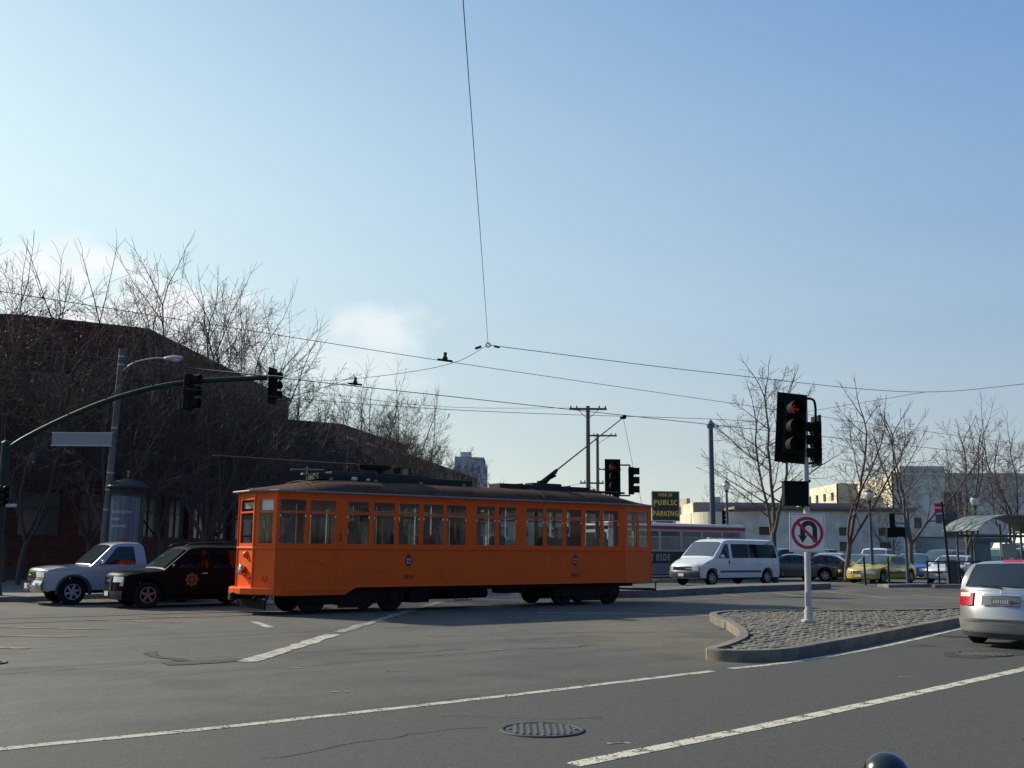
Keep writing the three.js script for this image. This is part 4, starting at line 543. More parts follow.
function passengerVan(label, pos, turn, paint) {
  const L = 6.1, n = L / 2, H = 2.12, b = 1.28, K = skin({ L, W: 2.0, belt: b, roofY: H, tumble: 0.86, endRound: 0.2, noseTaper: 0.06 });
  const o = thing('passenger_van', label, 'van', pos, turn); const xr = -n + 1.2, xf = n - 0.95, R = 0.36;
  part('body', K.shell(roundPoly([...archBottom(xr, xf, R + 0.07, 0.33, -n + 0.05, n - 0.06), [n, 0.45, 0.05], [n - 0.01, 0.86, 0.1], [n - 0.1, 0.98, 0.1], [n - 0.95, b - 0.03, 0.1], [n - 0.98, b, 0.05], [n - 1.78, H - 0.08, 0.2], [n - 2.2, H, 0.2], [-n + 0.5, H - 0.02, 0.2], [-n + 0.02, b, 0.3], [-n, 0.5, 0.05]], 0.3, 0.12)), paint, o);
  part('underbody', box(L - 0.8, 0.34, 1.4, 0, 0.46, 0), M.under, o);
  part('windscreen', K.across([0.05, 0.35, 0.65, 0.93].map(t => [n - 1.0 - 0.76 * t, b + 0.01 + (H - 0.1 - b) * t]), -0.9, 0.9, 0.008), M.screen, o);
  part('rear_window', K.across([[-n + 0.36, H - 0.2], [-n + 0.2, H - 0.4], [-n + 0.06, b + 0.06]], -0.82, 0.82, 0.01), M.tint, o);
  for (const s of [1, -1]) {
    part('side_window', K.side(roundPoly([[n - 1.36, b - 0.02], [n - 1.88, H - 0.24], [n - 2.12, H - 0.22], [n - 2.12, b - 0.04]], 0.2, 0.06), s, 0.009), M.glass, o);
    part('side_window', K.side(roundPoly([[n - 2.32, b - 0.02], [n - 2.32, H - 0.22], [-n + 2.55, H - 0.22], [-n + 2.55, b - 0.02]], 0.2, 0.05), s, 0.009), M.tint, o);
    part('side_window', K.side(roundPoly([[-n + 2.52, b - 0.02], [-n + 2.52, H - 0.22], [-n + 0.5, H - 0.25], [-n + 0.32, b - 0.02]], 0.2, 0.05), s, 0.009), M.tint, o);
    const d = part('door', K.side(roundPoly([[n - 1.25, 0.5], [n - 1.25, b - 0.07], [n - 2.2, b - 0.07], [n - 2.2, 0.5]], 0.2, 0.06), s, 0.006), paint, o); part('handle', (() => { const q = K.bend(n - 2.08, b - 0.2, s, 0.02); return rbox(0.06, 0.14, 0.03, ...q, 0.012); })(), M.blackPaint, d);
    part('side_moulding', K.side([[xr + 0.5, 0.60], [xf - 0.5, 0.60], [xf - 0.5, 0.69], [xr + 0.5, 0.69]], s, 0.012), mat(0.05, 0.06, 0.08, 0.5), o);
    part('headlight', K.across([[n - 0.01, 0.70], [n - 0.02, 0.86]], s * 0.6, s * 0.97, 0.016, 6), M.lensClear, o); part('turn_signal', K.across([[n - 0.015, 0.70], [n - 0.025, 0.86]], s * 0.9, s * 0.99, 0.022, 3), M.lensAmber, o); part('tail_light', K.across([[-n + 0.01, 1.25], [-n, 0.9]], s * 0.86, s * 0.98, 0.02, 4), M.lensRed, o);
  }
  part('grille', K.across([[n - 0.005, 0.70], [n - 0.02, 0.87]], -0.58, 0.58, 0.012, 6), mat(0.03, 0.035, 0.06, 0.4, 0.3), o); part('grille_bar', K.across([[n - 0.012, 0.76], [n - 0.014, 0.805]], -0.58, 0.58, 0.026, 6), M.chrome, o);
  part('bumper', K.across([[n - 0.03, 0.40], [n + 0.01, 0.44], [n + 0.02, 0.58], [n - 0.01, 0.64]], -1.0, 1.0, 0.05, 14), mat(0.10, 0.11, 0.125, 0.35, 0.4), o); part('bumper', box(0.12, 0.16, 1.85, -n - 0.03, 0.5, 0), mat(0.10, 0.11, 0.125, 0.4, 0.4), o); part('number_plate', box(0.012, 0.13, 0.32, n + 0.1, 0.5, 0), M.plate, o);
  part('roof_beacon', rbox(0.16, 0.06, 0.10, n - 2.0, H + 0.05, 0.1, 0.02), mat(0.6, 0.58, 0.45, 0.4), o);
  mirror(o, n - 1.5, b + 0.06, K.half(n - 1.5, b), paint); addWheels(o, xr, xf, R, 1.72, M.rim, 6);
  return o;
}
passengerVan('white passenger van with dark tinted side windows, right of the tram', [10.2, 0, -50.0], heading(-0.78, -0.62), carPaint(0.66, 0.65, 0.60));
{ // silver station wagon driving away, cut by the right edge
  const L = 4.85, n = L / 2, H = 1.46, b = 0.97;
  const silver = pmat(0.36, 0.36, 0.355, 0.30, 0.55, { clearcoat: 1, clearcoatRoughness: 0.05 });
  const s = { name: 'station_wagon', category: 'car', label: 'silver station wagon seen from behind beside the cobbled island', pos: [9.9, 0, -19.5], turn: heading(0.70, 0.714), L, W: 1.84, H, belt: b, paint: silver, xr: -n + 1.05, xf: n - 0.92, R: 0.32, tailY: 0.64, hood: [[n - 0.12, 0.74, 0.1], [n - 1.3, b - 0.02, 0.1]], deck: [[-n + 0.17, b, 0.06]], ws: [n - 1.3, b - 0.02], roof: [[n - 2.05, H - 0.03], [n - 2.7, H], [-n + 0.80, H - 0.04]], bl: [-n + 0.17, b], endRound: 0.34,
    sideWins: [[[n - 1.65, b + 0.02], [n - 2.12, H - 0.11], [n - 2.55, H - 0.09], [n - 2.55, b + 0.02]], [[n - 2.62, b + 0.02], [n - 2.62, H - 0.09], [-n + 1.45, H - 0.11], [-n + 1.35, b + 0.03]], [[-n + 1.3, b + 0.03], [-n + 1.38, H - 0.11], [-n + 0.72, H - 0.13], [-n + 0.42, b + 0.05]]],
    doors: [[[n - 1.45, 0.34], [n - 1.35, 0.9], [n - 2.58, 0.92], [n - 2.58, 0.34]], [[n - 2.61, 0.34], [n - 2.61, 0.92], [-n + 1.32, 0.92], [-n + 1.4, 0.34]]], tumble: 0.79, plateY: 0.76, ownTail: true };
  const { o, K } = makeCar(s);
  const tp = y => [-n + 0.03 + 0.14 * (y - 0.64) / 0.33, y];
  for (const sg of [1, -1]) { const red = part('tail_light', K.across([0.93, 0.86, 0.78, 0.69].map(tp), sg * 0.60, sg * 0.998, 0.02, 8), M.lensRed, o); part('clear_band', K.across([0.90, 0.83].map(tp), sg * 0.66, sg * 0.96, 0.028, 6), pmat(0.66, 0.60, 0.60, 0.12, 0, { clearcoat: 1 }), red); }
  part('plate_recess', K.across([0.86, 0.70].map(tp), -0.40, 0.36, 0.012, 6), mat(0.08, 0.083, 0.09, 0.5), o);
  part('number_plate', (() => { const g = box(0.012, 0.13, 0.31, -n + 0.03, 0.78, 0); return g; })(), mat(0.13, 0.15, 0.17, 0.5), o);
  part('plate_lettering', [-0.11, -0.075, -0.04, 0.0, 0.04, 0.075, 0.11].map(z => box(0.006, 0.055, 0.018, -n + 0.022, 0.78, z)), mat(0.5, 0.52, 0.5, 0.5), o);
  part('boot_handle', K.across([0.885, 0.865].map(tp), -0.36, 0.36, 0.028, 6), M.chrome, o);
  const em = new THREE.TorusGeometry(0.036, 0.005, 6, 20); em.rotateY(Math.PI / 2); part('emblem', [em.translate(-n + 0.105, 0.925, 0), ...[0, 1, 2].map(k => { const a = Math.PI / 2 + k * 2.0944; return rod([-n + 0.105, 0.925, 0], [-n + 0.105, 0.925 + 0.034 * Math.sin(a), 0.034 * Math.cos(a)], 0.005, 0.003, 5); })], M.chrome, o);
  part('brake_light', K.across([[-n + 0.80, H - 0.035], [-n + 0.75, H - 0.075]], -0.24, 0.24, 0.03, 6), pmat(0.5, 0.01, 0.02, 0.15, 0, { clearcoat: 1 }), o);
  part('bumper_strip', K.across([[-n - 0.005, 0.475], [-n - 0.008, 0.44]], -0.985, 0.985, 0.045, 14), mat(0.35, 0.36, 0.38, 0.3, 0.5), o);
  part('lower_valance', K.across([[-n + 0.0, 0.31], [-n + 0.06, 0.19]], -0.95, 0.95, 0.022, 14), mat(0.045, 0.047, 0.05, 0.6), o);
  part('model_badge', K.across([0.925, 0.90].map(tp), -0.82, -0.58, 0.022, 4), M.chrome, o);
  part('rear_wiper', [rod([-n + 0.15, 1.0, 0], [-n + 0.22, 1.04, -0.4], 0.010)], M.blackPaint, o);
}
// cars at the stop, in the lot and behind it
const LOT = heading(-0.72, -0.695);
makeCar(sedanSpec({ L: 5.0, H: 1.44, name: 'taxi', category: 'taxi', label: 'yellow and green taxi cab parked behind the stop railings', pos: [19.3, 0, -54.9], turn: LOT, paint: carPaint(0.50, 0.37, 0.035), grilleM: M.chrome, trimM: M.blackPaint }));
makeCar(sedanSpec({ L: 4.6, label: 'dark grey sedan just right of the white passenger van', pos: [15.6, 0, -57.4], turn: heading(0.97, -0.24), paint: carPaint(0.025, 0.028, 0.032), group: 'cars parked in the lot' }));
makeCar(sedanSpec({ L: 4.5, label: 'black sedan behind the foot of the no U-turn signpost', pos: [17.6, 0, -57.9], turn: heading(0.9, -0.43), paint: carPaint(0.012, 0.013, 0.018), group: 'cars parked in the lot' }));
makeCar(sedanSpec({ L: 4.5, H: 1.5, label: 'silver sedan left of the yellow taxi', pos: [18.5, 0, -61.2], turn: heading(-0.62, -0.78), paint: pmat(0.42, 0.43, 0.44, 0.3, 0.4, { clearcoat: 1 }), group: 'cars parked in the lot' }));
makeCar(suvSpec({ label: 'dark green sport utility vehicle parked behind the silver sedan', pos: [18.4, 0, -66.5], turn: heading(-0.75, -0.66), paint: carPaint(0.012, 0.02, 0.018), group: 'cars parked in the lot' }));
makeCar(sedanSpec({ label: 'teal sedan parked between the taxi and the silver sedan', pos: [20.9, 0, -63.8], turn: heading(-0.62, -0.78), paint: carPaint(0.05, 0.085, 0.095), group: 'cars parked in the lot' }));
makeCar(suvSpec({ H: 1.82, label: 'white sport utility vehicle parked beyond the taxi roof', pos: [25.3, 0, -73], turn: heading(-0.5, -0.86), paint: carPaint(0.62, 0.63, 0.65), group: 'cars parked in the lot' }));
makeCar(sedanSpec({ H: 1.5, label: 'bright blue car parked right of the taxi', pos: [24.3, 0, -63.6], turn: heading(-0.4, -0.9), paint: carPaint(0.05, 0.14, 0.34), group: 'cars parked in the lot' }));
makeCar(suvSpec({ label: 'slate blue sport utility vehicle parked behind the red stop sign pole', pos: [27.9, 0, -68], turn: heading(-0.75, -0.66), paint: carPaint(0.035, 0.06, 0.10), group: 'cars parked in the lot' }));
makeCar(sedanSpec({ L: 4.7, label: 'white sedan behind the ad panel of the bus shelter', pos: [23.6, 0, -55.9], turn: heading(-0.72, -0.695), paint: carPaint(0.62, 0.64, 0.66), group: 'cars parked in the lot' }));
makeCar(sedanSpec({ L: 4.7, label: 'pale silver sedan in the lot left of the shelter', pos: [26.3, 0, -60.5], turn: heading(-0.72, -0.695), paint: pmat(0.38, 0.4, 0.42, 0.3, 0.4, { clearcoat: 1 }), group: 'cars parked in the lot' }));
makeCar(sedanSpec({ L: 4.6, label: 'dark blue sedan seen through the bus shelter', pos: [29.4, 0, -63.8], turn: heading(-0.6, -0.8), paint: carPaint(0.02, 0.03, 0.06), group: 'cars parked in the lot' }));
makeCar(suvSpec({ H: 1.9, label: 'white sport utility vehicle seen through the shelter posts', pos: [34.8, 0, -75], turn: heading(-0.9, -0.43), paint: carPaint(0.66, 0.67, 0.69), group: 'cars parked in the lot' }));
passengerVan('white van parked beyond the shelter at the right edge', [38.6, 0, -76.5], heading(-0.9, -0.43), carPaint(0.66, 0.67, 0.69));
makeCar(suvSpec({ label: 'black sport utility vehicle parked behind the no U-turn sign', pos: [20.2, 0, -71.5], turn: heading(-0.9, -0.43), paint: carPaint(0.01, 0.012, 0.016), group: 'cars parked in the lot' }));
makeCar(suvSpec({ label: 'dark blue sport utility vehicle parked behind the rear of the white van', pos: [16.9, 0, -66.8], turn: heading(-0.9, -0.43), paint: carPaint(0.012, 0.018, 0.035), group: 'cars parked in the lot' }));

{ // silver-grey bus behind the tram and the van
  const L = 10.5, n = L / 2, H = 3.0; const o = thing('bus', 'grey bus with red stripe along its roof edge, behind the white van', 'bus', [8.5, 0, -58.2], heading(-0.80, -0.60));
  const body = mat(0.34, 0.36, 0.36, 0.45, 0.2), red = mat(0.30, 0.02, 0.045, 0.5), darkB = mat(0.012, 0.014, 0.016, 0.5), lowB = mat(0.13, 0.16, 0.19, 0.5, 0.1);
  for (const s of [1, -1]) {
    const sh = new THREE.Shape([[-n, 0.95], [n, 0.95], [n, 2.72], [-n, 2.72]].map(p => new THREE.Vector2(...p))); const W = []; for (let k = 0; k < 6; k++) { const a = -n + 0.45 + k * 1.62; W.push([a, a + 1.45]); }
    for (const [a, b] of W) { const p = new THREE.Path(); p.moveTo(a, 1.62); p.lineTo(b, 1.62); p.lineTo(b, 2.6); p.lineTo(a, 2.6); p.closePath(); sh.holes.push(p); }
    const g = new THREE.ExtrudeGeometry(sh, { depth: 0.06, bevelEnabled: false }); part('side_wall', g.translate(0, 0, s > 0 ? 1.19 : -1.25), body, o);
    for (const [a, b] of W) { const w = part('window', [box(b - a, 0.05, 0.04, (a + b) / 2, 2.30, s * 1.22)], body, o); part('pane', [box(b - a, 0.68, 0.012, (a + b) / 2, 1.95, s * 1.215)], pmat(0.13, 0.15, 0.15, 0.08, 0, {}), w); part('pane', [box(b - a, 0.28, 0.012, (a + b) / 2, 2.47, s * 1.212)], pmat(0.08, 0.09, 0.095, 0.08, 0, {}), w); }
    part('roof_stripe', rbox(L + 0.06, 0.17, 0.06, 0, 2.80, s * 1.24, 0.02), red, o);
    part('advert_panel', box(6.6, 0.62, 0.02, 0.5, 1.22, s * 1.262), darkB, o);
    const t = text('T RIDE', 0.36, 0.006); if (s < 0) t.rotateY(Math.PI); part('advert_lettering', t.translate(s > 0 ? 1.6 : 1.6, 1.22, s * 1.275), mat(0.26, 0.275, 0.29, 0.6), o);
    part('skirt', rbox(L, 0.62, 0.08, 0, 0.62, s * 1.21, 0.02), lowB, o);
  }
  part('roof', [rbox(L, 0.22, 2.46, 0, 2.93, 0, 0.09)], M.white, o);
  part('end_wall', [box(0.06, 2.3, 2.44, n, 1.5, 0), box(0.06, 2.3, 2.44, -n, 1.5, 0)], body, o);
  part('windscreen', box(0.02, 1.1, 2.1, n + 0.045, 1.95, 0), M.glass, o);
  part('rear_window', box(0.02, 0.7, 1.8, -n - 0.045, 2.1, 0), M.glass, o);
  part('underbody', box(L - 0.4, 0.2, 2.1, 0, 0.34, 0), M.under, o);
  addWheels(o, -n + 2.4, n - 2.3, 0.48, 2.2, M.steel, 8, 0.28);
}
{ // box truck far in the lot
  const o = thing('box_truck', 'white box truck parked far behind the bus shelter', 'truck', [47, 0, -92], heading(-0.97, -0.2)); part('cargo_box', rbox(8.5, 2.4, 2.4, -1.2, 2.0, 0, 0.04), M.white, o); part('cab', (() => { const s = [[3.2, 0.6], [5.0, 0.6], [5.0, 1.5], [4.5, 2.4], [3.2, 2.4]]; return prism(s, 2.2, 0.03).translate(0, 0, -1.1); })(), M.white, o); part('window', [box(0.7, 0.6, 2.3, 4.0, 1.95, 0)], mat(0.02, 0.05, 0.16, 0.1), o); part('chassis', box(9, 0.3, 1.8, 0, 0.65, 0), M.under, o); addWheels(o, -3.5, 3.9, 0.45, 2.0, M.steel, 6, 0.26);
  part('stripe', box(8.4, 0.12, 2.42, -1.2, 2.9, 0), mat(0.25, 0.12, 0.2, 0.6), o);
}

// ---------------------------------------------------------------- buildings
function facadeWall(o, A, B, H, rows, cols, m, opts = {}) { // a wall from A to B (x, distance) seen from its right-hand side; window openings per row [y0, y1]
  const L = Math.hypot(B[0] - A[0], B[1] - A[1]), ux = (B[0] - A[0]) / L, uz = -(B[1] - A[1]) / L, th = opts.th ?? 0.5; const basis = new THREE.Matrix4().makeBasis(V(ux, 0, uz), V(0, 1, 0), V(-uz, 0, ux)); const put = g => { g.applyMatrix4(basis); return g.translate(A[0], opts.base ?? 0, -A[1]); };
  const sh = new THREE.Shape([[0, 0], [L, 0], [L, opts.H2 ?? H], [0, H]].map(p => new THREE.Vector2(...p))); const holes = [];
  const marg = opts.margin ?? 0.6, cw = (L - 2 * marg) / cols, gap = opts.gap ?? 0.5;
  for (const [y0, y1] of rows) for (let c = 0; c < cols; c++) { const a = marg + c * cw + gap / 2, b = marg + (c + 1) * cw - gap / 2; const p = new THREE.Path(); p.moveTo(a, y0); p.lineTo(b, y0); p.lineTo(b, y1); p.lineTo(a, y1); p.closePath(); sh.holes.push(p); holes.push([a, b, y0, y1]); }
  const g = new THREE.ExtrudeGeometry(sh, { depth: th, bevelEnabled: false }); g.translate(0, 0, -th); const uv = uvMetres(g, opts.uv ?? 1.8); const wall = part('wall', put(uv), m, o);
  for (const [a, b, y0, y1] of holes) {
    const c = (a + b) / 2, w = b - a, h = y1 - y0, f = 0.06, frM = opts.frame ?? M.plasticGrey, n = opts.mull ?? Math.max(1, Math.round(w / 1.3));
    const fr = [box(w, f, 0.08, c, y0 + f / 2, -0.25), box(w, f, 0.08, c, y1 - f / 2, -0.25)]; for (let k = 0; k <= n; k++) fr.push(box(f, h - 2 * f, 0.08, a + f / 2 + (w - f) * k / n, (y0 + y1) / 2, -0.25)); if (h > 1.6) fr.push(box(w - 2 * f, f * 0.8, 0.07, c, y0 + h * 0.62, -0.25));
    const win = part('window', put(join(fr)), frM, o); for (let k = 0; k < n; k++) part('pane', put(box((w - f) / n - f, h - 2 * f, 0.01, a + f / 2 + (w - f) * (k + 0.5) / n, (y0 + y1) / 2, -0.27)), opts.glass ?? M.glass, win);
    if (opts.sill) part('sill', put(box(w + 0.1, 0.08, 0.2, c, y0 - 0.05, 0.02)), opts.sill, o);
  }
  return { put, L, wall };
}
{ // big dark brick building on the left, its front bending away up the street
  const o = thing('brick_building', 'large dark brick building with ribbon windows behind the bare trees on the left', 'building');
  const brick = mat(0.165, 0.10, 0.078, 0.92, 0, { map: brickTex }), cap = mat(0.075, 0.045, 0.038, 0.9), frame = mat(0.03, 0.03, 0.032, 0.6), glassB = pmat(0.09, 0.095, 0.085, 0.15, 0, { ior: 1.5 });
  const P = [[-46, 42.6], [-22, 45.2], [-17.2, 48.0], [-15.4, 71.2]], rows = [[2.0, 4.0], [5.3, 6.7], [8.0, 9.4]];
  const C = [7, 2, 7];
  for (let k = 0; k < 3; k++) { const f = facadeWall(o, P[k], P[k + 1], 11.6, rows, C[k], brick, { margin: 0.3, gap: 0.7, frame, glass: glassB, uv: 1.9 });
    part('coping', f.put(box(f.L + 0.1, 0.16, 0.7, f.L / 2, 11.66, -0.25)), cap, o); part('string_course', [4.55, 7.3].map(y => f.put(box(f.L, 0.18, 0.08, f.L / 2, y, 0.035))), cap, o); part('plinth', f.put(box(f.L, 0.7, 0.12, f.L / 2, 0.35, 0.05)), mat(0.06, 0.05, 0.045, 0.9), o); }
  part('wall', (() => { const g = new THREE.ExtrudeGeometry(new THREE.Shape([[-15.4, 71.2], [-46, 75], [-46, 74.5], [-15.9, 70.7]].map(p => new THREE.Vector2(...p))), { depth: 11.6, bevelEnabled: false }); g.rotateX(-Math.PI / 2); return uvMetres(g, 1.9); })(), brick, o);
  part('roof', (() => { const g = flatPoly([[-46, 42.9], [-22.1, 45.5], [-17.5, 48.2], [-15.8, 71], [-46, 74.8]], 11.3); return uvMetres(g, 3); })(), cap, o);
  part('ceiling', [4.8, 7.6].map(y => flatPoly([[-46, 43.2], [-22.2, 45.8], [-17.8, 48.5], [-16.1, 70.8], [-46, 74.4]], y)), mat(0.05, 0.045, 0.04, 0.9), o);
}
{ // second dark building further up the street, lit strips under its eaves
  const o = thing('office_building', 'dark glass and brick building further up the street with lit strips under its eaves', 'building');
  const brick = mat(0.10, 0.062, 0.05, 0.92, 0, { map: brickTex }), cap = mat(0.06, 0.042, 0.038, 0.9), glassB = pmat(0.03, 0.036, 0.04, 0.3, 0, { ior: 1.35 });
  const P = [[-22, 80], [-14.2, 86], [-10.5, 104], [-4.6, 141]];
  [[4, 11.6, 11.6], [4, 11.6, 11.6], [6, 10.8, 10.8]].forEach(([c, h, h2], k) => { const f = facadeWall(o, P[k], P[k + 1], h, [[1.5, 4.2], [5.4, 7.4], [8.2, 10.4]], c, brick, { margin: 0.3, gap: 0.9, glass: glassB, uv: 1.9 }); part('coping', f.put(box(f.L + 0.1, 0.2, 0.7, f.L / 2, h + 0.08, -0.25)), cap, o); if (k === 1) part('eave_light', [2.5, 7.5, 12.5].map(u => f.put(box(2.6, 0.22, 0.06, u, 10.8, 0.05))), mat(0.75, 0.75, 0.72, 0.4), o); });
  part('roof', flatPoly([[-22, 80.4], [-14.6, 86.4], [-10.9, 104], [-5.1, 141], [-40, 150], [-40, 82]], 10.6), cap, o);
}
{ // hazy block at the end of the street
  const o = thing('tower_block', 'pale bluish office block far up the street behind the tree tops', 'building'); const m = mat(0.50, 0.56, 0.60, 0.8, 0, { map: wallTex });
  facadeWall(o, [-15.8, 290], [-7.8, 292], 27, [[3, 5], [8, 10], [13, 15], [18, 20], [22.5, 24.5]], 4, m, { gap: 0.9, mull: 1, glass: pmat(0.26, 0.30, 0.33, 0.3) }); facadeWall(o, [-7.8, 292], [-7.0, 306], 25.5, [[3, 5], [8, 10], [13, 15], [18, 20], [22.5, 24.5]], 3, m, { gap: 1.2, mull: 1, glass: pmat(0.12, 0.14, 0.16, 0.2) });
  part('wall', [box(0.5, 27, 16, -15.6, 13.5, -298), box(8, 26.5, 0.5, -11.6, 13.25, -306)], m, o); part('roof', box(8, 0.4, 15, -11.6, 26.6, -298.5), m, o); part('plant_room', box(3, 2, 5, -13, 27.8, -298), m, o);
}
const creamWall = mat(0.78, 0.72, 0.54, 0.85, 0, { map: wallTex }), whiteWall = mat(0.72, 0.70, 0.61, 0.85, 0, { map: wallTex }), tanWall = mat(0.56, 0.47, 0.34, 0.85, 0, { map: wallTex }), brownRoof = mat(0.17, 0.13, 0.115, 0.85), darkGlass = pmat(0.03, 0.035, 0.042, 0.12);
{ // big white hall on the right: sunlit flank on its left, shaded front to the camera
  const o = thing('white_hall', 'big plain white building with one tall dark window behind the bus shelter', 'building');
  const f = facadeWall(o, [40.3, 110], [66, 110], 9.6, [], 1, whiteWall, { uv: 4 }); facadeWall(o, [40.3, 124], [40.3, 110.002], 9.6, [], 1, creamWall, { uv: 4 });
  part('pilaster', [112, 114.2, 115.4, 119, 121].map(d => box(0.18, 6.2, 0.22, 40.2, 3.6, -d)), mat(0.30, 0.28, 0.24, 0.85), o);
  part('window', [f.put(box(1.9, 5.0, 0.10, 6.2, 5.4, 0.02))], mat(0.05, 0.055, 0.07, 0.5), o);
  const w = part('window', [f.put(box(0.9, 1.1, 0.08, 2.3, 4.6, 0.02))], M.plasticGrey, o); part('pane', f.put(box(0.75, 0.95, 0.04, 2.3, 4.6, 0.05)), darkGlass, w);
  part('loading_door', f.put(box(3.4, 2.7, 0.1, 2.6, 1.4, 0.02)), mat(0.03, 0.034, 0.036, 0.6), o);
  part('string_course', f.put(box(25.5, 0.12, 0.1, 12.8, 2.9, 0.03)), mat(0.30, 0.31, 0.28, 0.85), o);
  part('parapet', [f.put(box(25.9, 0.3, 0.6, 12.8, 9.72, -0.2))], whiteWall, o); part('plant_room', [rbox(4.8, 0.9, 3, 43.8, 10.2, -112.5, 0.05)], mat(0.42, 0.42, 0.38, 0.85), o);
  part('roof', flatPoly([[40.5, 110.3], [66, 110.3], [66, 124], [40.5, 124]], 9.45), brownRoof, o);
  part('wall', [box(25.5, 9.6, 0.4, 53, 4.8, -124)], whiteWall, o);
  part('downpipe', [rod([46.9, 0, -109.8], [46.9, 8.2, -109.8], 0.09)], M.galv, o);
}
{ const o = thing('cream_block', 'cream block with rows of small windows left of the white hall', 'building');
  facadeWall(o, [36.0, 128], [36.0, 115.002], 9.0, [[5.6, 6.5], [7.2, 8.1], [3.2, 4.3]], 4, creamWall, { margin: 0.6, gap: 1.9, mull: 1, glass: darkGlass, uv: 4 }); facadeWall(o, [36.0, 115], [38.2, 115], 9.0, [], 1, tanWall, { uv: 4 }); part('string_course', box(2.2, 0.16, 0.1, 37.1, 4.4, -114.94), mat(0.40, 0.30, 0.22, 0.85), o); part('roof', flatPoly([[36.2, 115.3], [38.2, 115.3], [38.2, 128], [36.2, 128]], 8.85), brownRoof, o); part('wall', [box(2.2, 9, 0.4, 37.1, 4.5, -128), box(0.3, 9, 12.6, 38.05, 4.5, -121.7)], tanWall, o); }
{ const o = thing('low_white_building', 'long low white building with curved corner and paired windows behind the white van', 'building');
  // rounded left corner
  const R = 3.2, cx = 20.3, cd = 98.4, H = 5.1, pts = []; for (let k = 0; k <= 10; k++) { const a = Math.PI + Math.PI / 2 * k / 10; pts.push([cx + R * Math.cos(a), cd + R * Math.sin(a)]); } const full = [...pts, [20.3, 98.0], [19.0, 100]];
  part('curved_wall', (() => { const g = prism([[17.1, 106], ...pts, [20.3, 96], [17.6, 106]], H); g.rotateX(-Math.PI / 2); return uvMetres(g, 4); })(), creamWall, o);
  const f = facadeWall(o, [20.3, 95.2], [36.6, 95.2], H, [[1.6, 2.45], [3.0, 3.75]], 4, whiteWall, { margin: 0.9, gap: 2.6, mull: 1, glass: darkGlass, uv: 4, H2: H + 0.35 });
  part('roof', [f.put(box(16.6, 0.22, 9, 8.2, H + 0.34, -4))], brownRoof, o);
  part('upper_storey', [box(16, 1.3, 6, 25.5, H + 0.4, -103)], mat(0.26, 0.21, 0.19, 0.85), o); part('upper_flank', [box(0.1, 1.2, 6, 17.42, H + 0.4, -103)], creamWall, o); part('roof_vent', [rbox(1.1, 0.6, 1, 19.8, H + 1.35, -102, 0.05), rbox(0.9, 0.5, 0.9, 27, H + 0.75, -97, 0.05)], M.galv, o); part('wall', box(0.4, H, 11, 36.5, H / 2, -101), tanWall, o); part('fascia', f.put(box(16.4, 0.12, 0.1, 8.2, H + 0.12, 0.04)), mat(0.30, 0.22, 0.18, 0.85), o);
}
{ const o = thing('boundary_wall', 'plain grey-green wall in front of the cream block and white hall', 'wall'); part('wall', [box(16, 2.9, 0.3, 35.5, 1.45, -99)], mat(0.34, 0.37, 0.33, 0.88, 0, { map: wallTex }), o); part('coping', box(16.1, 0.14, 0.4, 35.5, 2.95, -99), mat(0.10, 0.13, 0.12, 0.8), o); }
{ const o = thing('garden_shed', 'small pale building far left of the low white building', 'building'); facadeWall(o, [12.6, 112], [17.6, 112], 4.6, [], 1, mat(0.40, 0.40, 0.36, 0.85, 0, { map: wallTex }), { uv: 4 }); facadeWall(o, [16.6, 124], [19.8, 118], 7.4, [[5.6, 6.5]], 2, creamWall, { margin: 0.3, gap: 1.6, mull: 1, glass: darkGlass, uv: 4 }); part('roof', box(5.2, 0.2, 5, 15, 4.65, -114.4), brownRoof, o); }
{ const o = thing('news_kiosk', 'pale cream kiosk with dark framed shelves behind the black sport utility vehicle', 'kiosk', [-11.0, 0.15, -44.5], 0.35); const m = mat(0.62, 0.58, 0.44, 0.8); part('body', [box(1.0, 2.6, 1.2, 0, 1.3, 0), box(0.5, 1.4, 1.0, 0.95, 0.9, 0)], m, o); part('frame', [-0.42, -0.05, 0.34].map(x => box(0.06, 2.4, 0.06, x, 1.3, 0.62)).concat([0.5, 1.2, 1.9].map(y => box(0.95, 0.06, 0.06, 0, y, 0.64))), mat(0.09, 0.03, 0.02, 0.7), o); part('roof', prism([[-0.75, 2.6], [0.75, 2.6], [0, 2.95]], 1.4, 0.01).translate(0, 0, -0.7), mat(0.12, 0.04, 0.02, 0.8), o); }

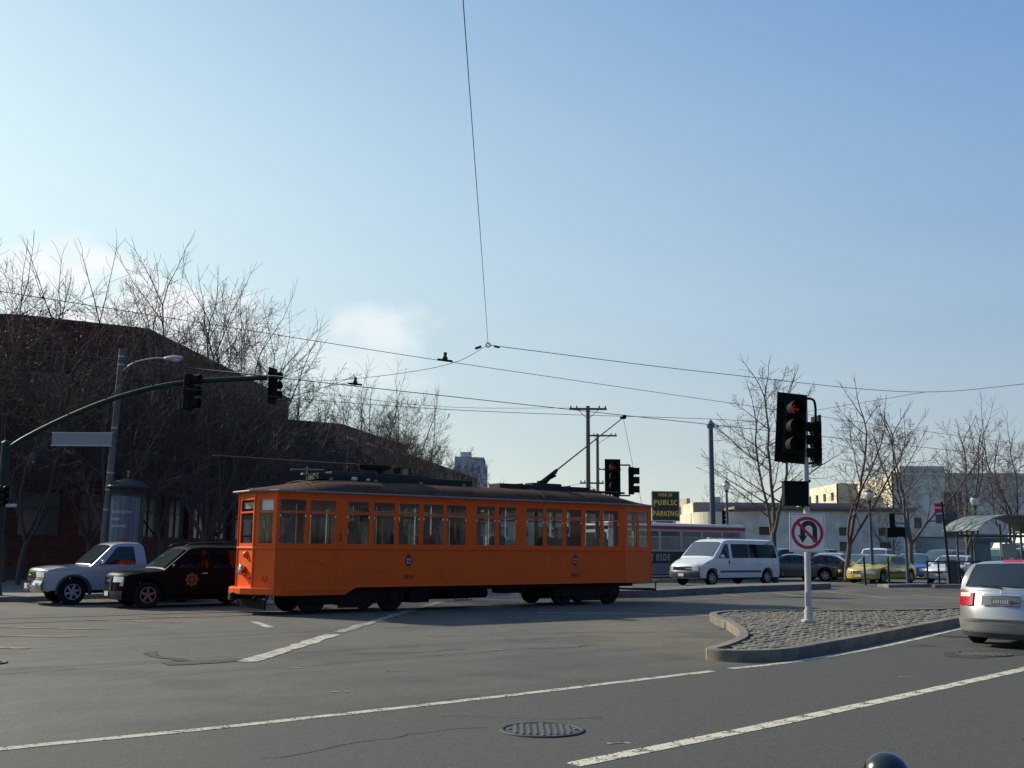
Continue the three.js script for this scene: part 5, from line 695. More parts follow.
// ---------------------------------------------------------------- bare winter trees
function bareTree(seed, H, { spread = 0.5, dens = 1, trunkH = 0.25, lean = [0, 0], fork = 2, r0 = 0.15, minR = 0.007, levels = 4, droop = 0 }) {
  const rng = rngOf(seed), trunk = [], crown = []; const out = { P: [], I: [], N: [] };
  function tubeSeg(buf, pts, rads, sides) { const base = buf.P.length / 3; for (let i = 0; i < pts.length; i++) { const t = (i < pts.length - 1 ? pts[i + 1].clone().sub(pts[i]) : pts[i].clone().sub(pts[i - 1])).normalize(); const u = Math.abs(t.y) < 0.9 ? V(0, 1, 0).cross(t).normalize() : V(1, 0, 0).cross(t).normalize(), w = t.clone().cross(u); for (let k = 0; k < sides; k++) { const a = k / sides * Math.PI * 2, nx = u.x * Math.cos(a) + w.x * Math.sin(a), ny = u.y * Math.cos(a) + w.y * Math.sin(a), nz = u.z * Math.cos(a) + w.z * Math.sin(a); buf.P.push(pts[i].x + nx * rads[i], pts[i].y + ny * rads[i], pts[i].z + nz * rads[i]); buf.N.push(nx, ny, nz); } } for (let i = 0; i < pts.length - 1; i++) for (let k = 0; k < sides; k++) { const a = base + i * sides + k, b = base + i * sides + (k + 1) % sides; buf.I.push(a, b, a + sides, b, b + sides, a + sides); } }
  const T = { P: [], I: [], N: [] }, C = { P: [], I: [], N: [] };
  function grow(p, dir, len, r, lev, buf) {
    const n = lev <= 1 ? 8 : lev === 2 ? 5 : 3, pts = [p.clone()], rads = [r]; const d = dir.clone(); const tip = lev >= levels ? minR * 0.8 : Math.max(minR, r * (lev === 0 ? 0.72 : 0.38));
    const bendA = V((rng() - 0.5), (rng() - 0.5) * 0.6, (rng() - 0.5)).multiplyScalar(lev === 0 ? 0.12 : 0.32);
    for (let i = 1; i <= n; i++) { d.addScaledVector(bendA, 1 / n).add(V((rng() - 0.5) * (lev > 0 ? 0.42 : 0.12), (rng() - 0.5) * 0.22 + (lev === 1 ? 0.10 : lev > 1 ? 0.05 : 0.02), (rng() - 0.5) * (lev > 0 ? 0.42 : 0.12))).normalize(); pts.push(pts[i - 1].clone().addScaledVector(d, len / n)); rads.push(r + (tip - r) * Math.pow(i / n, 0.8)); }
    tubeSeg(buf, pts, rads, lev === 0 ? 8 : lev === 1 ? 6 : lev === 2 ? 4 : 3);
    if (lev >= levels) return;
    const at = t => { const f = t * n, i = Math.min(n - 1, Math.floor(f)); return [pts[i].clone().lerp(pts[i + 1], f - i), pts[i + 1].clone().sub(pts[i]).normalize(), rads[i] + (rads[i + 1] - rads[i]) * (f - i)]; };
    const kids = lev === 0 ? fork + Math.floor(rng() * 2) : Math.round((lev === 1 ? 8 : lev === 2 ? 6.5 : 5.5) * dens * (0.8 + rng() * 0.4));
    for (let k = 0; k < kids; k++) {
      const t = lev === 0 ? 0.72 + 0.28 * rng() : 0.18 + 0.80 * ((k + rng()) / kids); const [q, dd, rr] = at(Math.min(1, t)); const az = (k * 2.4 + rng() * 1.5) + lev; const side = Math.abs(dd.y) < 0.95 ? V(0, 1, 0).cross(dd).normalize() : V(1, 0, 0); side.applyAxisAngle(dd, az); const ang = (lev === 0 ? spread * (0.6 + 0.8 * rng()) : 0.6 + rng() * 0.55); const nd = dd.clone().multiplyScalar(Math.cos(ang)).addScaledVector(side, Math.sin(ang)).normalize(); nd.y += lev === 0 ? 0.15 : 0.03; nd.normalize();
      const nl = lev === 0 ? (H - q.y) * (0.78 + rng() * 0.3) : len * (lev === 1 ? 0.42 : 0.44) * (1.15 - 0.55 * t) * (0.7 + rng() * 0.6); grow(q, nd, nl, Math.max(minR, Math.min(rr * 0.85, lev === 0 ? rr * (0.62 + 0.2 * rng()) : rr * (0.48 + 0.15 * rng()))), lev + 1, C);
    }
    if (lev === 0) grow(pts[n], d.clone().add(V(0, 0.3, 0)).normalize(), (H - pts[n].y) * 0.98, rads[n] * 0.85, 1, C);
    else if (lev < levels) for (let k = 0; k < 2; k++) grow(pts[n], d.clone().add(V((rng() - 0.5) * 0.9, 0.1, (rng() - 0.5) * 0.9)).normalize(), len * 0.3 * (0.7 + rng() * 0.5), tip, Math.max(lev + 1, levels - 1), C);
  }
  grow(V(0, -0.05, 0), V(lean[0], 1, lean[1]).normalize(), H * trunkH, r0, 0, T);
  let top = 0; for (let i = 1; i < C.P.length; i += 3) top = Math.max(top, C.P[i]); const ks = H / top; for (const b of [T, C]) for (let i = 0; i < b.P.length; i++) b.P[i] *= ks;
  const geo = b => { const g = new THREE.BufferGeometry(); g.setAttribute('position', new THREE.Float32BufferAttribute(b.P, 3)); g.setAttribute('normal', new THREE.Float32BufferAttribute(b.N, 3)); g.setIndex(b.I); return g; };
  return [geo(T), geo(C)];
}
const barkTex = noiseTexture(256, (u, v, i, j) => { const g = 0.8 + (tileNoise(u, v, 10, 1) - 0.5) * 0.5 + (tileNoise(u, v, 40, 2) - 0.5) * 0.3; return [g, g * 0.97, g * 0.92]; });
const bark = mat(0.085, 0.066, 0.052, 0.95), barkPale = mat(0.095, 0.077, 0.062, 0.95);
let treeTris = 0;
function plantTree(label, x, d, H, seed, opt, m, group, turn = 0, base = 0) { const o = thing('bare_tree', label, 'tree', [x, base, -d], turn, group); const [t, c] = bareTree(seed, H, opt); treeTris += (t.index.count + c.index.count) / 3; const a = part('trunk', uvMetres(t, 0.6), opt.trunkM ?? m, o); part('crown', c, m, o); return o; }
// right: five trees in a row along the kerb
[[13.0, 52, 11.3, 14, [-0.03, 0], 'bare street tree forking low behind the white van, leftmost of the right-hand row'], [17.6, 55.4, 11.2, 22, [-0.03, 0], 'bare street tree between the no U-turn sign and the taxi'], [22.4, 59, 10.6, 37, [0.02, 0], 'bare street tree behind the tall pole at the stop'], [26.9, 62.4, 11.0, 44, [0.03, 0], 'bare street tree behind the left end of the shelter roof'], [31.3, 65.7, 10.2, 56, [0, 0], 'bare street tree behind the right end of the shelter roof']].forEach(([x, d, H, seed, lean, label]) => plantTree(label, x, d, H, seed, { spread: 0.42, dens: 1.0, trunkH: 0.27, lean, fork: 2, r0: 0.2, minR: 0.010, levels: 4 }, barkPale, 'bare trees along the right-hand kerb', seed));
plantTree('small far bare tree above the low white building', 24.5, 118, 9.5, 71, { spread: 0.6, dens: 1.1, trunkH: 0.25, r0: 0.15, minR: 0.02, levels: 3 }, bark, undefined, 0);
plantTree('low bare shrub-like tree in front of the white hall flank', 33.5, 92, 5.6, 75, { spread: 0.8, dens: 1.1, trunkH: 0.15, fork: 4, r0: 0.1, minR: 0.014, levels: 3 }, bark, undefined, 0);
// left: a close row in front of the brick building, then up the street
const LT = [[-20.4, 42.5, 14.2, 101, 'leftmost tall bare tree before the brick building, cut by the frame edge'], [-18.4, 39.5, 13.0, 102, 'bare tree behind the mast arm signal pole'], [-16.6, 41.6, 13.8, 103, 'tall bare tree above the street name sign'], [-14.6, 38.6, 10.8, 104, 'shorter bare tree behind the advertising column'], [-14.1, 42.5, 14.4, 105, 'tall bare tree behind the street lamp head'], [-11.9, 40.6, 12.3, 106, 'bare tree behind the signal in the middle of the mast arm'], [-13.0, 44.8, 14.6, 107, 'tall bare tree between the two mast arm signals'], [-10.0, 43.4, 9.6, 108, 'bare tree just left of the end signal of the mast arm'], [-14.4, 52, 15.0, 109, 'tallest bare tree right of the brick building roof slope'], [-10.6, 54.5, 9.8, 110, 'bare tree behind the end signal of the mast arm']];
LT.forEach(([x, d, H, seed, label], i) => { const tr = plantTree(label, x, d, H, seed, { spread: 0.5 + 0.1 * (i % 3), dens: 1.1, trunkH: 0.2, fork: 4, r0: 0.15, minR: 0.0085, levels: 4 }, bark, 'bare trees before the brick building', seed, 0.15);
  if (i === 1) { const r = rngOf(9), lf = []; for (let k = 0; k < 420; k++) { const a = r() * 6.28, q = Math.sqrt(r()) * 2.0, g = new THREE.PlaneGeometry(0.05 + r() * 0.04, 0.07 + r() * 0.04); g.rotateX(r() * 3); g.rotateY(r() * 6); lf.push(g.translate(q * Math.cos(a) * 0.9, 9.0 + (r() - 0.5) * 3.2, q * Math.sin(a))); } const l = part('dead_leaf', lf, mat(0.24, 0.085, 0.03, 0.8), tr); l.rotation.y = -seed; l.userData.kind = 'stuff'; } });
const UT = [[-11.4, 63, 12.6, 121, 'bare tree left of the tall bare tree above the tram'], [-9.4, 66, 13.6, 122, 'tallest bare tree rising above the tram roof'], [-8.0, 68, 11.6, 123, 'bare tree just left of the forked one above the tram'], [-7.7, 73, 13.2, 124, 'forked bare tree above the middle of the tram roof'], [-6.9, 84, 11.8, 125, 'bare tree right of the forked one above the tram'], [-6.0, 92, 10.6, 126, 'hazy bare tree left of the far office block'], [-4.9, 101, 9.6, 127, 'hazy bare tree in front of the far office block'], [-4.0, 112, 9.0, 128, 'farthest bare tree up the street beside the far office block'], [-9.0, 78, 11.5, 129, 'bare tree in front of the dark glass building, low crown'], [-7.6, 88, 11.2, 130, 'bare tree in front of the dark building behind the forked one'], [-10.8, 70, 11.0, 131, 'low bare tree before the lit strips of the dark building']];
UT.forEach(([x, d, H, seed, label], i) => plantTree(label, x, d, H, seed, { spread: 0.42, dens: i > 4 ? 1.2 : 1.15, trunkH: 0.2, fork: 4, r0: 0.15, minR: i > 3 ? 0.014 : 0.010, levels: 4 }, bark, 'bare trees up the street behind the tram', seed, 0.1));
console.log('tree triangles', Math.round(treeTris));
{ const o = thing('warehouse', 'long low pier shed far up the street, seen only through the tram windows', 'building'); const m = mat(0.30, 0.31, 0.29, 0.85, 0, { map: wallTex }); const f = facadeWall(o, [-4, 170], [27, 176], 7.6, [[3.6, 5.2]], 9, m, { margin: 1, gap: 1.2, mull: 2, glass: pmat(0.03, 0.035, 0.04, 0.3), uv: 4 }); part('roof', f.put(box(32, 0.3, 14, 15.5, 7.7, -6.5)), mat(0.12, 0.11, 0.10, 0.85), o); part('wall', f.put(box(31, 7.4, 0.4, 15.5, 3.7, -13)), m, o); part('door', [4, 14.5, 25].map(u => f.put(box(3, 3, 0.1, u, 1.5, 0.04))), mat(0.08, 0.10, 0.11, 0.7), o); }

// ---------------------------------------------------------------- signals, signs, poles
const redLit = new THREE.MeshStandardMaterial({ color: rgb(0.3, 0.01, 0.01), emissive: rgb(1, 0.03, 0.03), emissiveIntensity: 0.07, roughness: 0.4 });
const lensOff = pmat(0.008, 0.009, 0.008, 0.6, 0, { specularIntensity: 0.2 });
// a three-lens head facing +z, centred at the origin; arrowed lens lit red on demand
function signalHead(o, name, at, turn, { lit = false, plate = true, s = 1, m = M.signalBlack, tilt = 0 } = {}) {
  const place = g => { g.scale(s, s, s); g.rotateZ(tilt); g.rotateY(turn); return g.translate(...at); };
  const h = part(name, place(join([rbox(0.36, 0.36, 0.22, 0, 0.365, 0, 0.03), rbox(0.36, 0.36, 0.22, 0, 0, 0, 0.03), rbox(0.36, 0.36, 0.22, 0, -0.365, 0, 0.03)])), m, o);
  if (plate) part('backplate', place(rbox(0.64, 1.42, 0.015, 0, 0, -0.02, 0.006)), m, h);
  for (const y of [0.365, 0, -0.365]) {
    const v = new THREE.CylinderGeometry(0.165, 0.165, 0.24, 18, 1, true, 0.9, Math.PI * 2 - 1.8); v.rotateX(Math.PI / 2); v.rotateZ(0); part('visor', place(v.translate(0, y, 0.22)), m, h);
    const l = new THREE.CylinderGeometry(0.15, 0.15, 0.02, 18); l.rotateX(Math.PI / 2); part('lens', place(l.translate(0, y, 0.115)), lensOff, h);
  }
  if (lit) part('red_arrow', place(join([rbox(0.16, 0.034, 0.01, 0.01, 0.365, 0.13, 0.004), (() => { const g = rbox(0.12, 0.034, 0.01, 0, 0, 0, 0.004); g.rotateZ(0.75); return g.translate(-0.045, 0.405, 0.131); })(), (() => { const g = rbox(0.12, 0.034, 0.01, 0, 0, 0, 0.004); g.rotateZ(-0.75); return g.translate(-0.045, 0.325, 0.131); })()])), redLit, h);
  return h;
}
{ // signal on the island with the no U-turn sign
  const o = thing('traffic_signal', 'traffic signal post with lit red arrow and no U-turn sign on the cobbled island', 'traffic signal', [6.14, 0.15, -21.9], 0); o.rotation.z = -0.018; o.scale.setScalar(0.945);
  part('post', [rod([0, 0, 0], [0, 5.0, 0], 0.07, 0.065, 14)], M.galv, o); part('base', [rbox(0.26, 0.05, 0.26, 0, 0.03, 0, 0.01), rod([0, 0.05, 0], [0, 0.28, 0], 0.095, 0.09, 14), rbox(0.06, 0.3, 0.06, -0.06, 0.5, 0.07, 0.01)], M.galv, o);
  signalHead(o, 'signal_head', [-0.36, 4.23, 0.2], 0.15, { lit: true, s: 1.1, tilt: -0.06 }); const side = signalHead(o, 'signal_head', [0.25, 3.98, -0.05], -1.42, { plate: true, s: 0.8 });
  part('bracket', [tube([[0, 4.85, 0], [0.05, 4.92, 0], [0.2, 4.9, 0], [0.25, 4.75, -0.03], [0.25, 4.4, -0.05]], 0.028, 6, 20), rod([0, 3.45, 0], [0.26, 3.5, -0.05], 0.028), rod([0, 3.6, 0.02], [-0.26, 3.75, 0.15], 0.03), rod([0, 4.9, 0.02], [-0.26, 4.9, 0.15], 0.03)], M.signalBlack, o);
  const ped = part('pedestrian_signal', [rbox(0.54, 0.50, 0.24, -0.26, 2.78, 0.05, 0.03)], M.signalBlack, o); part('hood', [rbox(0.58, 0.03, 0.30, -0.26, 3.04, 0.08, 0.01), rbox(0.58, 0.03, 0.28, -0.26, 2.53, 0.07, 0.01)], M.signalBlack, ped); part('bracket', rod([-0.05, 3.08, 0], [0.10, 3.08, 0], 0.03), M.signalBlack, ped); part('bracket', rod([-0.1, 2.5, 0], [0.08, 2.5, 0], 0.03), M.signalBlack, ped);
  const sg = part('no_u_turn_sign', rbox(0.78, 0.84, 0.012, -0.02, 1.93, 0.09, 0.005), M.white, o); const Z = 0.098, C = [-0.02, 1.93];
  part('border', [box(0.74, 0.01, 0.003, C[0], C[1] + 0.395, Z), box(0.74, 0.01, 0.003, C[0], C[1] - 0.395, Z), box(0.01, 0.78, 0.003, C[0] + 0.365, C[1], Z), box(0.01, 0.78, 0.003, C[0] - 0.365, C[1], Z)], mat(0.3, 0.3, 0.29, 0.6), sg);
  const blk = mat(0.012, 0.012, 0.014, 0.5), redS = mat(0.42, 0.015, 0.03, 0.5);
  const arc = new THREE.Shape(); const ax = 0.03; arc.absarc(ax, 0.08, 0.185, 0, Math.PI, false); arc.lineTo(ax - 0.185, -0.06); arc.lineTo(ax - 0.085, -0.06); arc.lineTo(ax - 0.085, 0.08); arc.absarc(ax, 0.08, 0.085, Math.PI, 0, true); arc.lineTo(ax + 0.085, -0.20); arc.lineTo(ax + 0.185, -0.20); arc.closePath();
  part('u_turn_arrow', [new THREE.ExtrudeGeometry(arc, { depth: 0.003, bevelEnabled: false, curveSegments: 16 }).translate(C[0], C[1], Z), prism([[ax - 0.135, -0.22], [ax - 0.035, -0.055], [ax - 0.235, -0.055]], 0.003).translate(C[0], C[1], Z + 0.0005)], blk, sg);
  const rg = new THREE.Shape(); rg.absarc(0, 0, 0.35, 0, Math.PI * 2, false); const hl = new THREE.Path(); hl.absarc(0, 0, 0.285, 0, Math.PI * 2, true); rg.holes.push(hl); const bar = box(0.60, 0.06, 0.003, 0, 0, 0); bar.rotateZ(-0.785);
  part('prohibition_ring', [new THREE.ExtrudeGeometry(rg, { depth: 0.003, bevelEnabled: false, curveSegments: 30 }).translate(C[0], C[1], Z + 0.004), bar.translate(C[0], C[1], Z + 0.0056)], redS, sg);
}
{ // signal pair behind the tram
  const o = thing('traffic_signal', 'traffic signal with lit red arrow rising behind the rear of the tram', 'traffic signal', [4.05, 0, -41], 0);
  part('post', rod([0, 0, 0], [0, 4.95, 0], 0.07, 0.06, 10), M.galv, o); signalHead(o, 'signal_head', [-0.08, 4.42, 0.2], 0.1, { lit: true, s: 0.98 }); signalHead(o, 'signal_head', [0.66, 4.28, 0.02], 1.45, { plate: false, s: 0.98 }); part('bracket', [rod([0, 4.9, 0], [0.62, 4.9, 0], 0.03), rod([0.62, 4.9, 0], [0.62, 4.75, 0], 0.03), rod([0, 3.7, 0], [0.62, 3.7, 0], 0.03)], M.signalBlack, o);
}
{ const o = thing('traffic_signal', 'small black traffic signal behind the bus roof beside the blue pole', 'traffic signal', [13.15, 0, -65], 0); part('post', rod([0, 0, 0], [0, 3.5, 0], 0.06, 0.06, 8), M.blue, o); signalHead(o, 'signal_head', [0.0, 3.6, 0.1], 1.3, { plate: true, s: 0.72 }); }
{ const o = thing('traffic_signal', 'dark pole with signal and pedestrian heads beside the stop railings', 'traffic signal', [18.78, 0, -50], 0); part('post', rod([0, 0, 0], [0, 4.05, 0], 0.075, 0.065, 10), M.blue, o); signalHead(o, 'signal_head', [-0.62, 3.05, 0.05], 2.6, { plate: false, s: 0.65 }); part('pedestrian_signal', [rbox(0.48, 0.46, 0.24, -0.66, 2.50, 0, 0.03), rbox(0.44, 0.44, 0.24, -0.26, 2.52, 0, 0.03)], M.signalBlack, o); part('bracket', [rod([0, 3.4, 0], [-0.6, 3.4, 0], 0.03), rod([0, 2.75, 0], [-0.6, 2.75, 0], 0.03), rod([0, 2.95, 0], [-0.5, 2.95, 0], 0.03)], M.blue, o); }
{ // mast arm on the left with street name sign
  const o = thing('mast_arm_signal', 'dark green mast arm signal with curved arm and blank-backed street name sign', 'traffic signal', [-15.2, 0.15, -31.2], 0); const L = (x, y) => [x + 15.2, y - 0.15, 0.2];
  part('post', [rod([0, 0, 0], [0, 4.5, 0], 0.16, 0.13, 14), rod([0, 4.5, 0], [0, 4.58, 0], 0.15, 0.05, 14), rod([0, 0, 0], [0, 0.35, 0], 0.24, 0.18, 14)], M.signalGreen, o);
  part('mast_arm', [tube([[0, 4.25, 0], L(-14.75, 4.66), L(-13.55, 5.32), L(-12.09, 5.95), L(-10.62, 6.37), L(-9.42, 6.54), L(-7.4, 6.66)], 0.075, 8, 60)], M.signalGreen, o);
  signalHead(o, 'signal_head', [-7.2 + 15.2, 6.25, 0.25], 1.25, { s: 0.78, plate: true }); signalHead(o, 'signal_head', [-9.72 + 15.2, 6.05, 0.25], 1.45, { s: 1.0, plate: false });
  const sn = part('street_name_sign', rbox(1.78, 0.36, 0.04, -12.83 + 15.2, 4.60, 0.25, 0.01), mat(0.24, 0.255, 0.26, 0.5, 0.2), o); part('frame', [box(1.82, 0.035, 0.06, -12.83 + 15.2, 4.79, 0.25), box(1.82, 0.035, 0.06, -12.83 + 15.2, 4.41, 0.25)], M.galv, sn); part('hanger', [rod([1.85, 4.79, 0.22], [1.85, 5.5, 0.2], 0.015), ], M.signalGreen, sn); part('hanger', [rod([2.95, 4.79, 0.22], [2.95, 5.9, 0.2], 0.015)], M.signalGreen, sn);
  signalHead(o, 'signal_head', [0.12, 2.9, 0.25], 1.1, { s: 0.55, plate: false });
  part('visor_band', rbox(0.3, 0.1, 0.1, 0.42, 2.62, 0.25, 0.02), M.galv, o);
}
{ const o = thing('street_light', 'tall grey street light with curved arm before the brick building', 'street light', [-14.3, 0.15, -37], 0); part('pole', rod([-0.05, 0, 0], [0.18, 8.5, 0], 0.135, 0.10, 12), mat(0.20, 0.19, 0.175, 0.85, 0, { map: concreteTex }), o); part('arm', tube([[0.15, 7.65, 0], [0.7, 8.0, 0.05], [1.4, 8.15, 0.1], [1.9, 8.15, 0.15]], 0.035, 6, 30), M.galv, o); part('lamp_head', (() => { const g = new THREE.SphereGeometry(0.5, 14, 8); g.scale(0.72, 0.20, 0.32); g.rotateZ(0.06); return g.translate(2.1, 8.15, 0.15); })(), mat(0.48, 0.48, 0.46, 0.5), o); part('lens', (() => { const g = new THREE.SphereGeometry(0.5, 12, 6, 0, 6.3, 1.57, 1.57); g.scale(0.4, 0.22, 0.24); return g.translate(2.2, 8.1, 0.15); })(), M.lensClear, o); part('band', [2.7, 3.4, 4.0, 5.6, 7.9, 8.2].map(y => rod([-0.05 + 0.027 * y - 0.001, y, 0], [-0.05 + 0.027 * y, y + 0.05, 0], 0.148 - 0.0042 * y, 0.148 - 0.0042 * y, 12)), M.galv, o); }
{ // advertising column
  const o = thing('advertising_column', 'round green advertising column with dark blue poster behind the pickup truck', 'advertising column', [-13.75, 0.15, -37.4], 0.15); o.scale.set(0.86, 1, 0.86);
  const green = mat(0.012, 0.045, 0.032, 0.45); part('drum', [rod([0, 0, 0], [0, 3.35, 0], 0.72, 0.72, 32), rod([0, 0, 0], [0, 0.35, 0], 0.78, 0.76, 32)], green, o);
  part('cap', lathe([[0.001, 3.92], [0.06, 3.86], [0.3, 3.80], [0.7, 3.70], [0.86, 3.58], [0.88, 3.52], [0.84, 3.46], [0.76, 3.42], [0.76, 3.3], [0.73, 3.28]], 32), mat(0.03, 0.034, 0.032, 0.5), o); part('finial', [lathe([[0.001, 4.16], [0.05, 4.13], [0.07, 4.08], [0.03, 4.02], [0.05, 3.96], [0.07, 3.9], [0.001, 3.88]], 12)], mat(0.28, 0.24, 0.12, 0.4, 0.6), o);
  const poster = (() => { const c = document.createElement('canvas'); c.width = 512; c.height = 768; const k = c.getContext('2d'); k.fillStyle = '#3a4c5e'; k.fillRect(0, 0, 512, 768); const rg = rngOf(8); for (let i = 0; i < 46; i++) { const x = rg() * 512, w = 6 + rg() * 34, v = rg(); k.fillStyle = v > 0.6 ? '#6a7f8a' : v > 0.3 ? '#45607a' : '#776e68'; k.globalAlpha = 0.5; k.fillRect(x, 0, w, 768); } k.globalAlpha = 1; k.fillStyle = '#c4cdd0'; k.font = '42px sans-serif'; k.fillText('No waiting from', 60, 170); k.fillText('a better', 60, 240); k.fillText('place to wait.', 60, 310); k.fillStyle = '#7a2a26'; k.fillRect(235, 425, 80, 44); const d = k.getImageData(0, 0, 512, 768); const t = new THREE.CanvasTexture(c); t.colorSpace = THREE.SRGBColorSpace; return t; })();
  const pg = new THREE.CylinderGeometry(0.732, 0.732, 2.7, 24, 1, true, -0.85, 1.9); part('poster', pg.translate(0, 1.85, 0), new THREE.MeshStandardMaterial({ map: poster, roughness: 0.25, side: THREE.DoubleSide }), o);
  part('poster_frame', [-0.87, 1.07].map(a => rod([0.74 * Math.sin(a), 0.5, 0.74 * Math.cos(a)], [0.74 * Math.sin(a), 3.25, 0.74 * Math.cos(a)], 0.025)), green, o);
}
function utilityPole(label, x, d, H, arms, r = 0.15) { const o = thing('utility_pole', label, 'utility pole', [x, 0, -d], 0, undefined); part('pole', rod([0, 0, 0], [0, H, 0], r * 1.2, r * 0.9, 10), M.wood, o); for (const [y, w, off] of arms) { const a = part('crossarm', [box(w, 0.16, 0.14, off, y, 0.16)], M.wood, o); part('brace', [rod([off - w * 0.3, y, 0.2], [0, y - 0.8, 0.15], 0.025), rod([off + w * 0.3, y, 0.2], [0, y - 0.8, 0.15], 0.025)], M.steel, a); part('insulator', [-0.46, -0.3, 0.3, 0.46].map(f => lathe([[0.001, 0.2], [0.05, 0.18], [0.07, 0.08], [0.04, 0], [0.001, 0]], 8).translate(off + f * w, y + 0.08, 0.16)), mat(0.12, 0.10, 0.09, 0.4), a); } return o; }
utilityPole('nearest wooden utility pole with one wide crossarm above the tram rear', 5.9, 80, 12.6, [[12.35, 2.9, 0]], 0.17);
utilityPole('second wooden utility pole with insulated crossarm right behind the nearest', 8.7, 105, 13.2, [[13.0, 2.9, 0.5], [8.2, 2.4, -0.6]], 0.16);
utilityPole('farthest small utility pole top beside the signal behind the tram', 14.2, 150, 13.2, [[13.0, 3.2, 0]], 0.17);
function ballPole(label, x, d, H) { const o = thing('span_wire_pole', label, 'pole', [x, 0, -d]); part('pole', [rod([0, 0, 0], [0, H - 0.35, 0], 0.19, 0.15, 16), rod([0, 0, 0], [0, 0.6, 0], 0.28, 0.22, 16)], M.blue, o); part('finial', lathe([[0.001, H + 0.18], [0.05, H + 0.08], [0.12, H], [0.24, H - 0.12], [0.27, H - 0.22], [0.25, H - 0.36], [0.17, H - 0.46], [0.15, H - 0.5]], 18), mat(0.09, 0.15, 0.21, 0.5), o); part('wire_bracket', [rod([0, H - 0.35, 0], [0.5, H - 0.35, 0.1], 0.03), rbox(0.1, 0.14, 0.1, 0.45, H - 0.32, 0.1, 0.02)], M.steel, o); return o; }
ballPole('tall blue pole with ball top rising behind the bus', 12.7, 66, 9.75);
function lampPost(label, x, d, H) { const o = thing('lamp_post', label, 'lamp post', [x, 0, -d], 0, 'globe lamp posts along the kerb'); part('pole', [rod([0, 0, 0], [0, H - 0.5, 0], 0.10, 0.07, 12), rod([0, 0, 0], [0, 0.5, 0], 0.17, 0.12, 12), rod([0, H - 0.62, 0], [0, H - 0.48, 0], 0.10, 0.13, 12)], M.blue, o); const g = part('globe', lathe([[0.10, H - 0.5], [0.17, H - 0.42], [0.23, H - 0.28], [0.24, H - 0.18], [0.20, H - 0.08], [0.12, H - 0.02]], 18), pmat(0.78, 0.78, 0.74, 0.25, 0, { transmission: 0.3, thickness: 0 }), o); part('cap', lathe([[0.20, H - 0.08], [0.15, H + 0.02], [0.05, H + 0.06], [0.03, H + 0.14], [0.001, H + 0.22]], 14), M.blue, g); return o; }
lampPost('globe lamp post just right of the tall blue pole', 13.2, 64, 5.75); lampPost('globe lamp post between the no U-turn sign and the stop signal', 18.5, 54, 4.7); lampPost('globe lamp post behind the bus shelter roof', 26.6, 60, 4.75);
{ // parking board
  const o = thing('parking_sign', 'black board with yellow words PUBLIC PARKING above the bus roof', 'sign', [9.05, 0, -61.5], 0.12); part('post', [rod([-0.6, 0, -0.15], [-0.6, 3.3, -0.15], 0.07), rod([0.6, 0, -0.15], [0.6, 3.3, -0.15], 0.07)], M.galv, o); const b = part('board', rbox(1.58, 1.64, 0.22, 0, 4.15, 0, 0.02), mat(0.012, 0.013, 0.02, 0.5), o); part('frame', [box(1.66, 0.05, 0.26, 0, 5.0, 0), box(1.66, 0.05, 0.26, 0, 3.30, 0), box(0.05, 1.66, 0.26, -0.82, 4.15, 0), box(0.05, 1.66, 0.26, 0.82, 4.15, 0)], mat(0.42, 0.42, 0.36, 0.6), b);
  const yl = mat(0.55, 0.42, 0.045, 0.55); part('lettering', [text('PIER 30', 0.17, 0.01).translate(0, 4.80, 0.112), text('PUBLIC', 0.30, 0.01).translate(0, 4.36, 0.112), (() => { const g = text('PARKING', 0.30, 0.01); g.scale(0.87, 1, 1); return g.translate(0, 3.72, 0.112); })()], yl, b); }
{ // transit stop flag on a slanting dark pole
  const o = thing('stop_sign_pole', 'dark leaning pole with red transit stop flag left of the shelter', 'sign', [20.0, 0.16, -48.4], 0); part('pole', rod([0.12, 0, 0], [-0.06, 3.75, 0], 0.06, 0.05, 10), M.blackPaint, o); const f = part('flag', rbox(0.34, 0.44, 0.03, -0.25, 3.45, 0, 0.01), mat(0.42, 0.02, 0.05, 0.5), o); part('stripe', box(0.30, 0.08, 0.035, -0.25, 3.46, 0), mat(0.6, 0.45, 0.45, 0.5), f); part('timetable', rbox(0.30, 0.42, 0.025, -0.24, 2.95, 0, 0.01), mat(0.08, 0.085, 0.09, 0.5), o); }
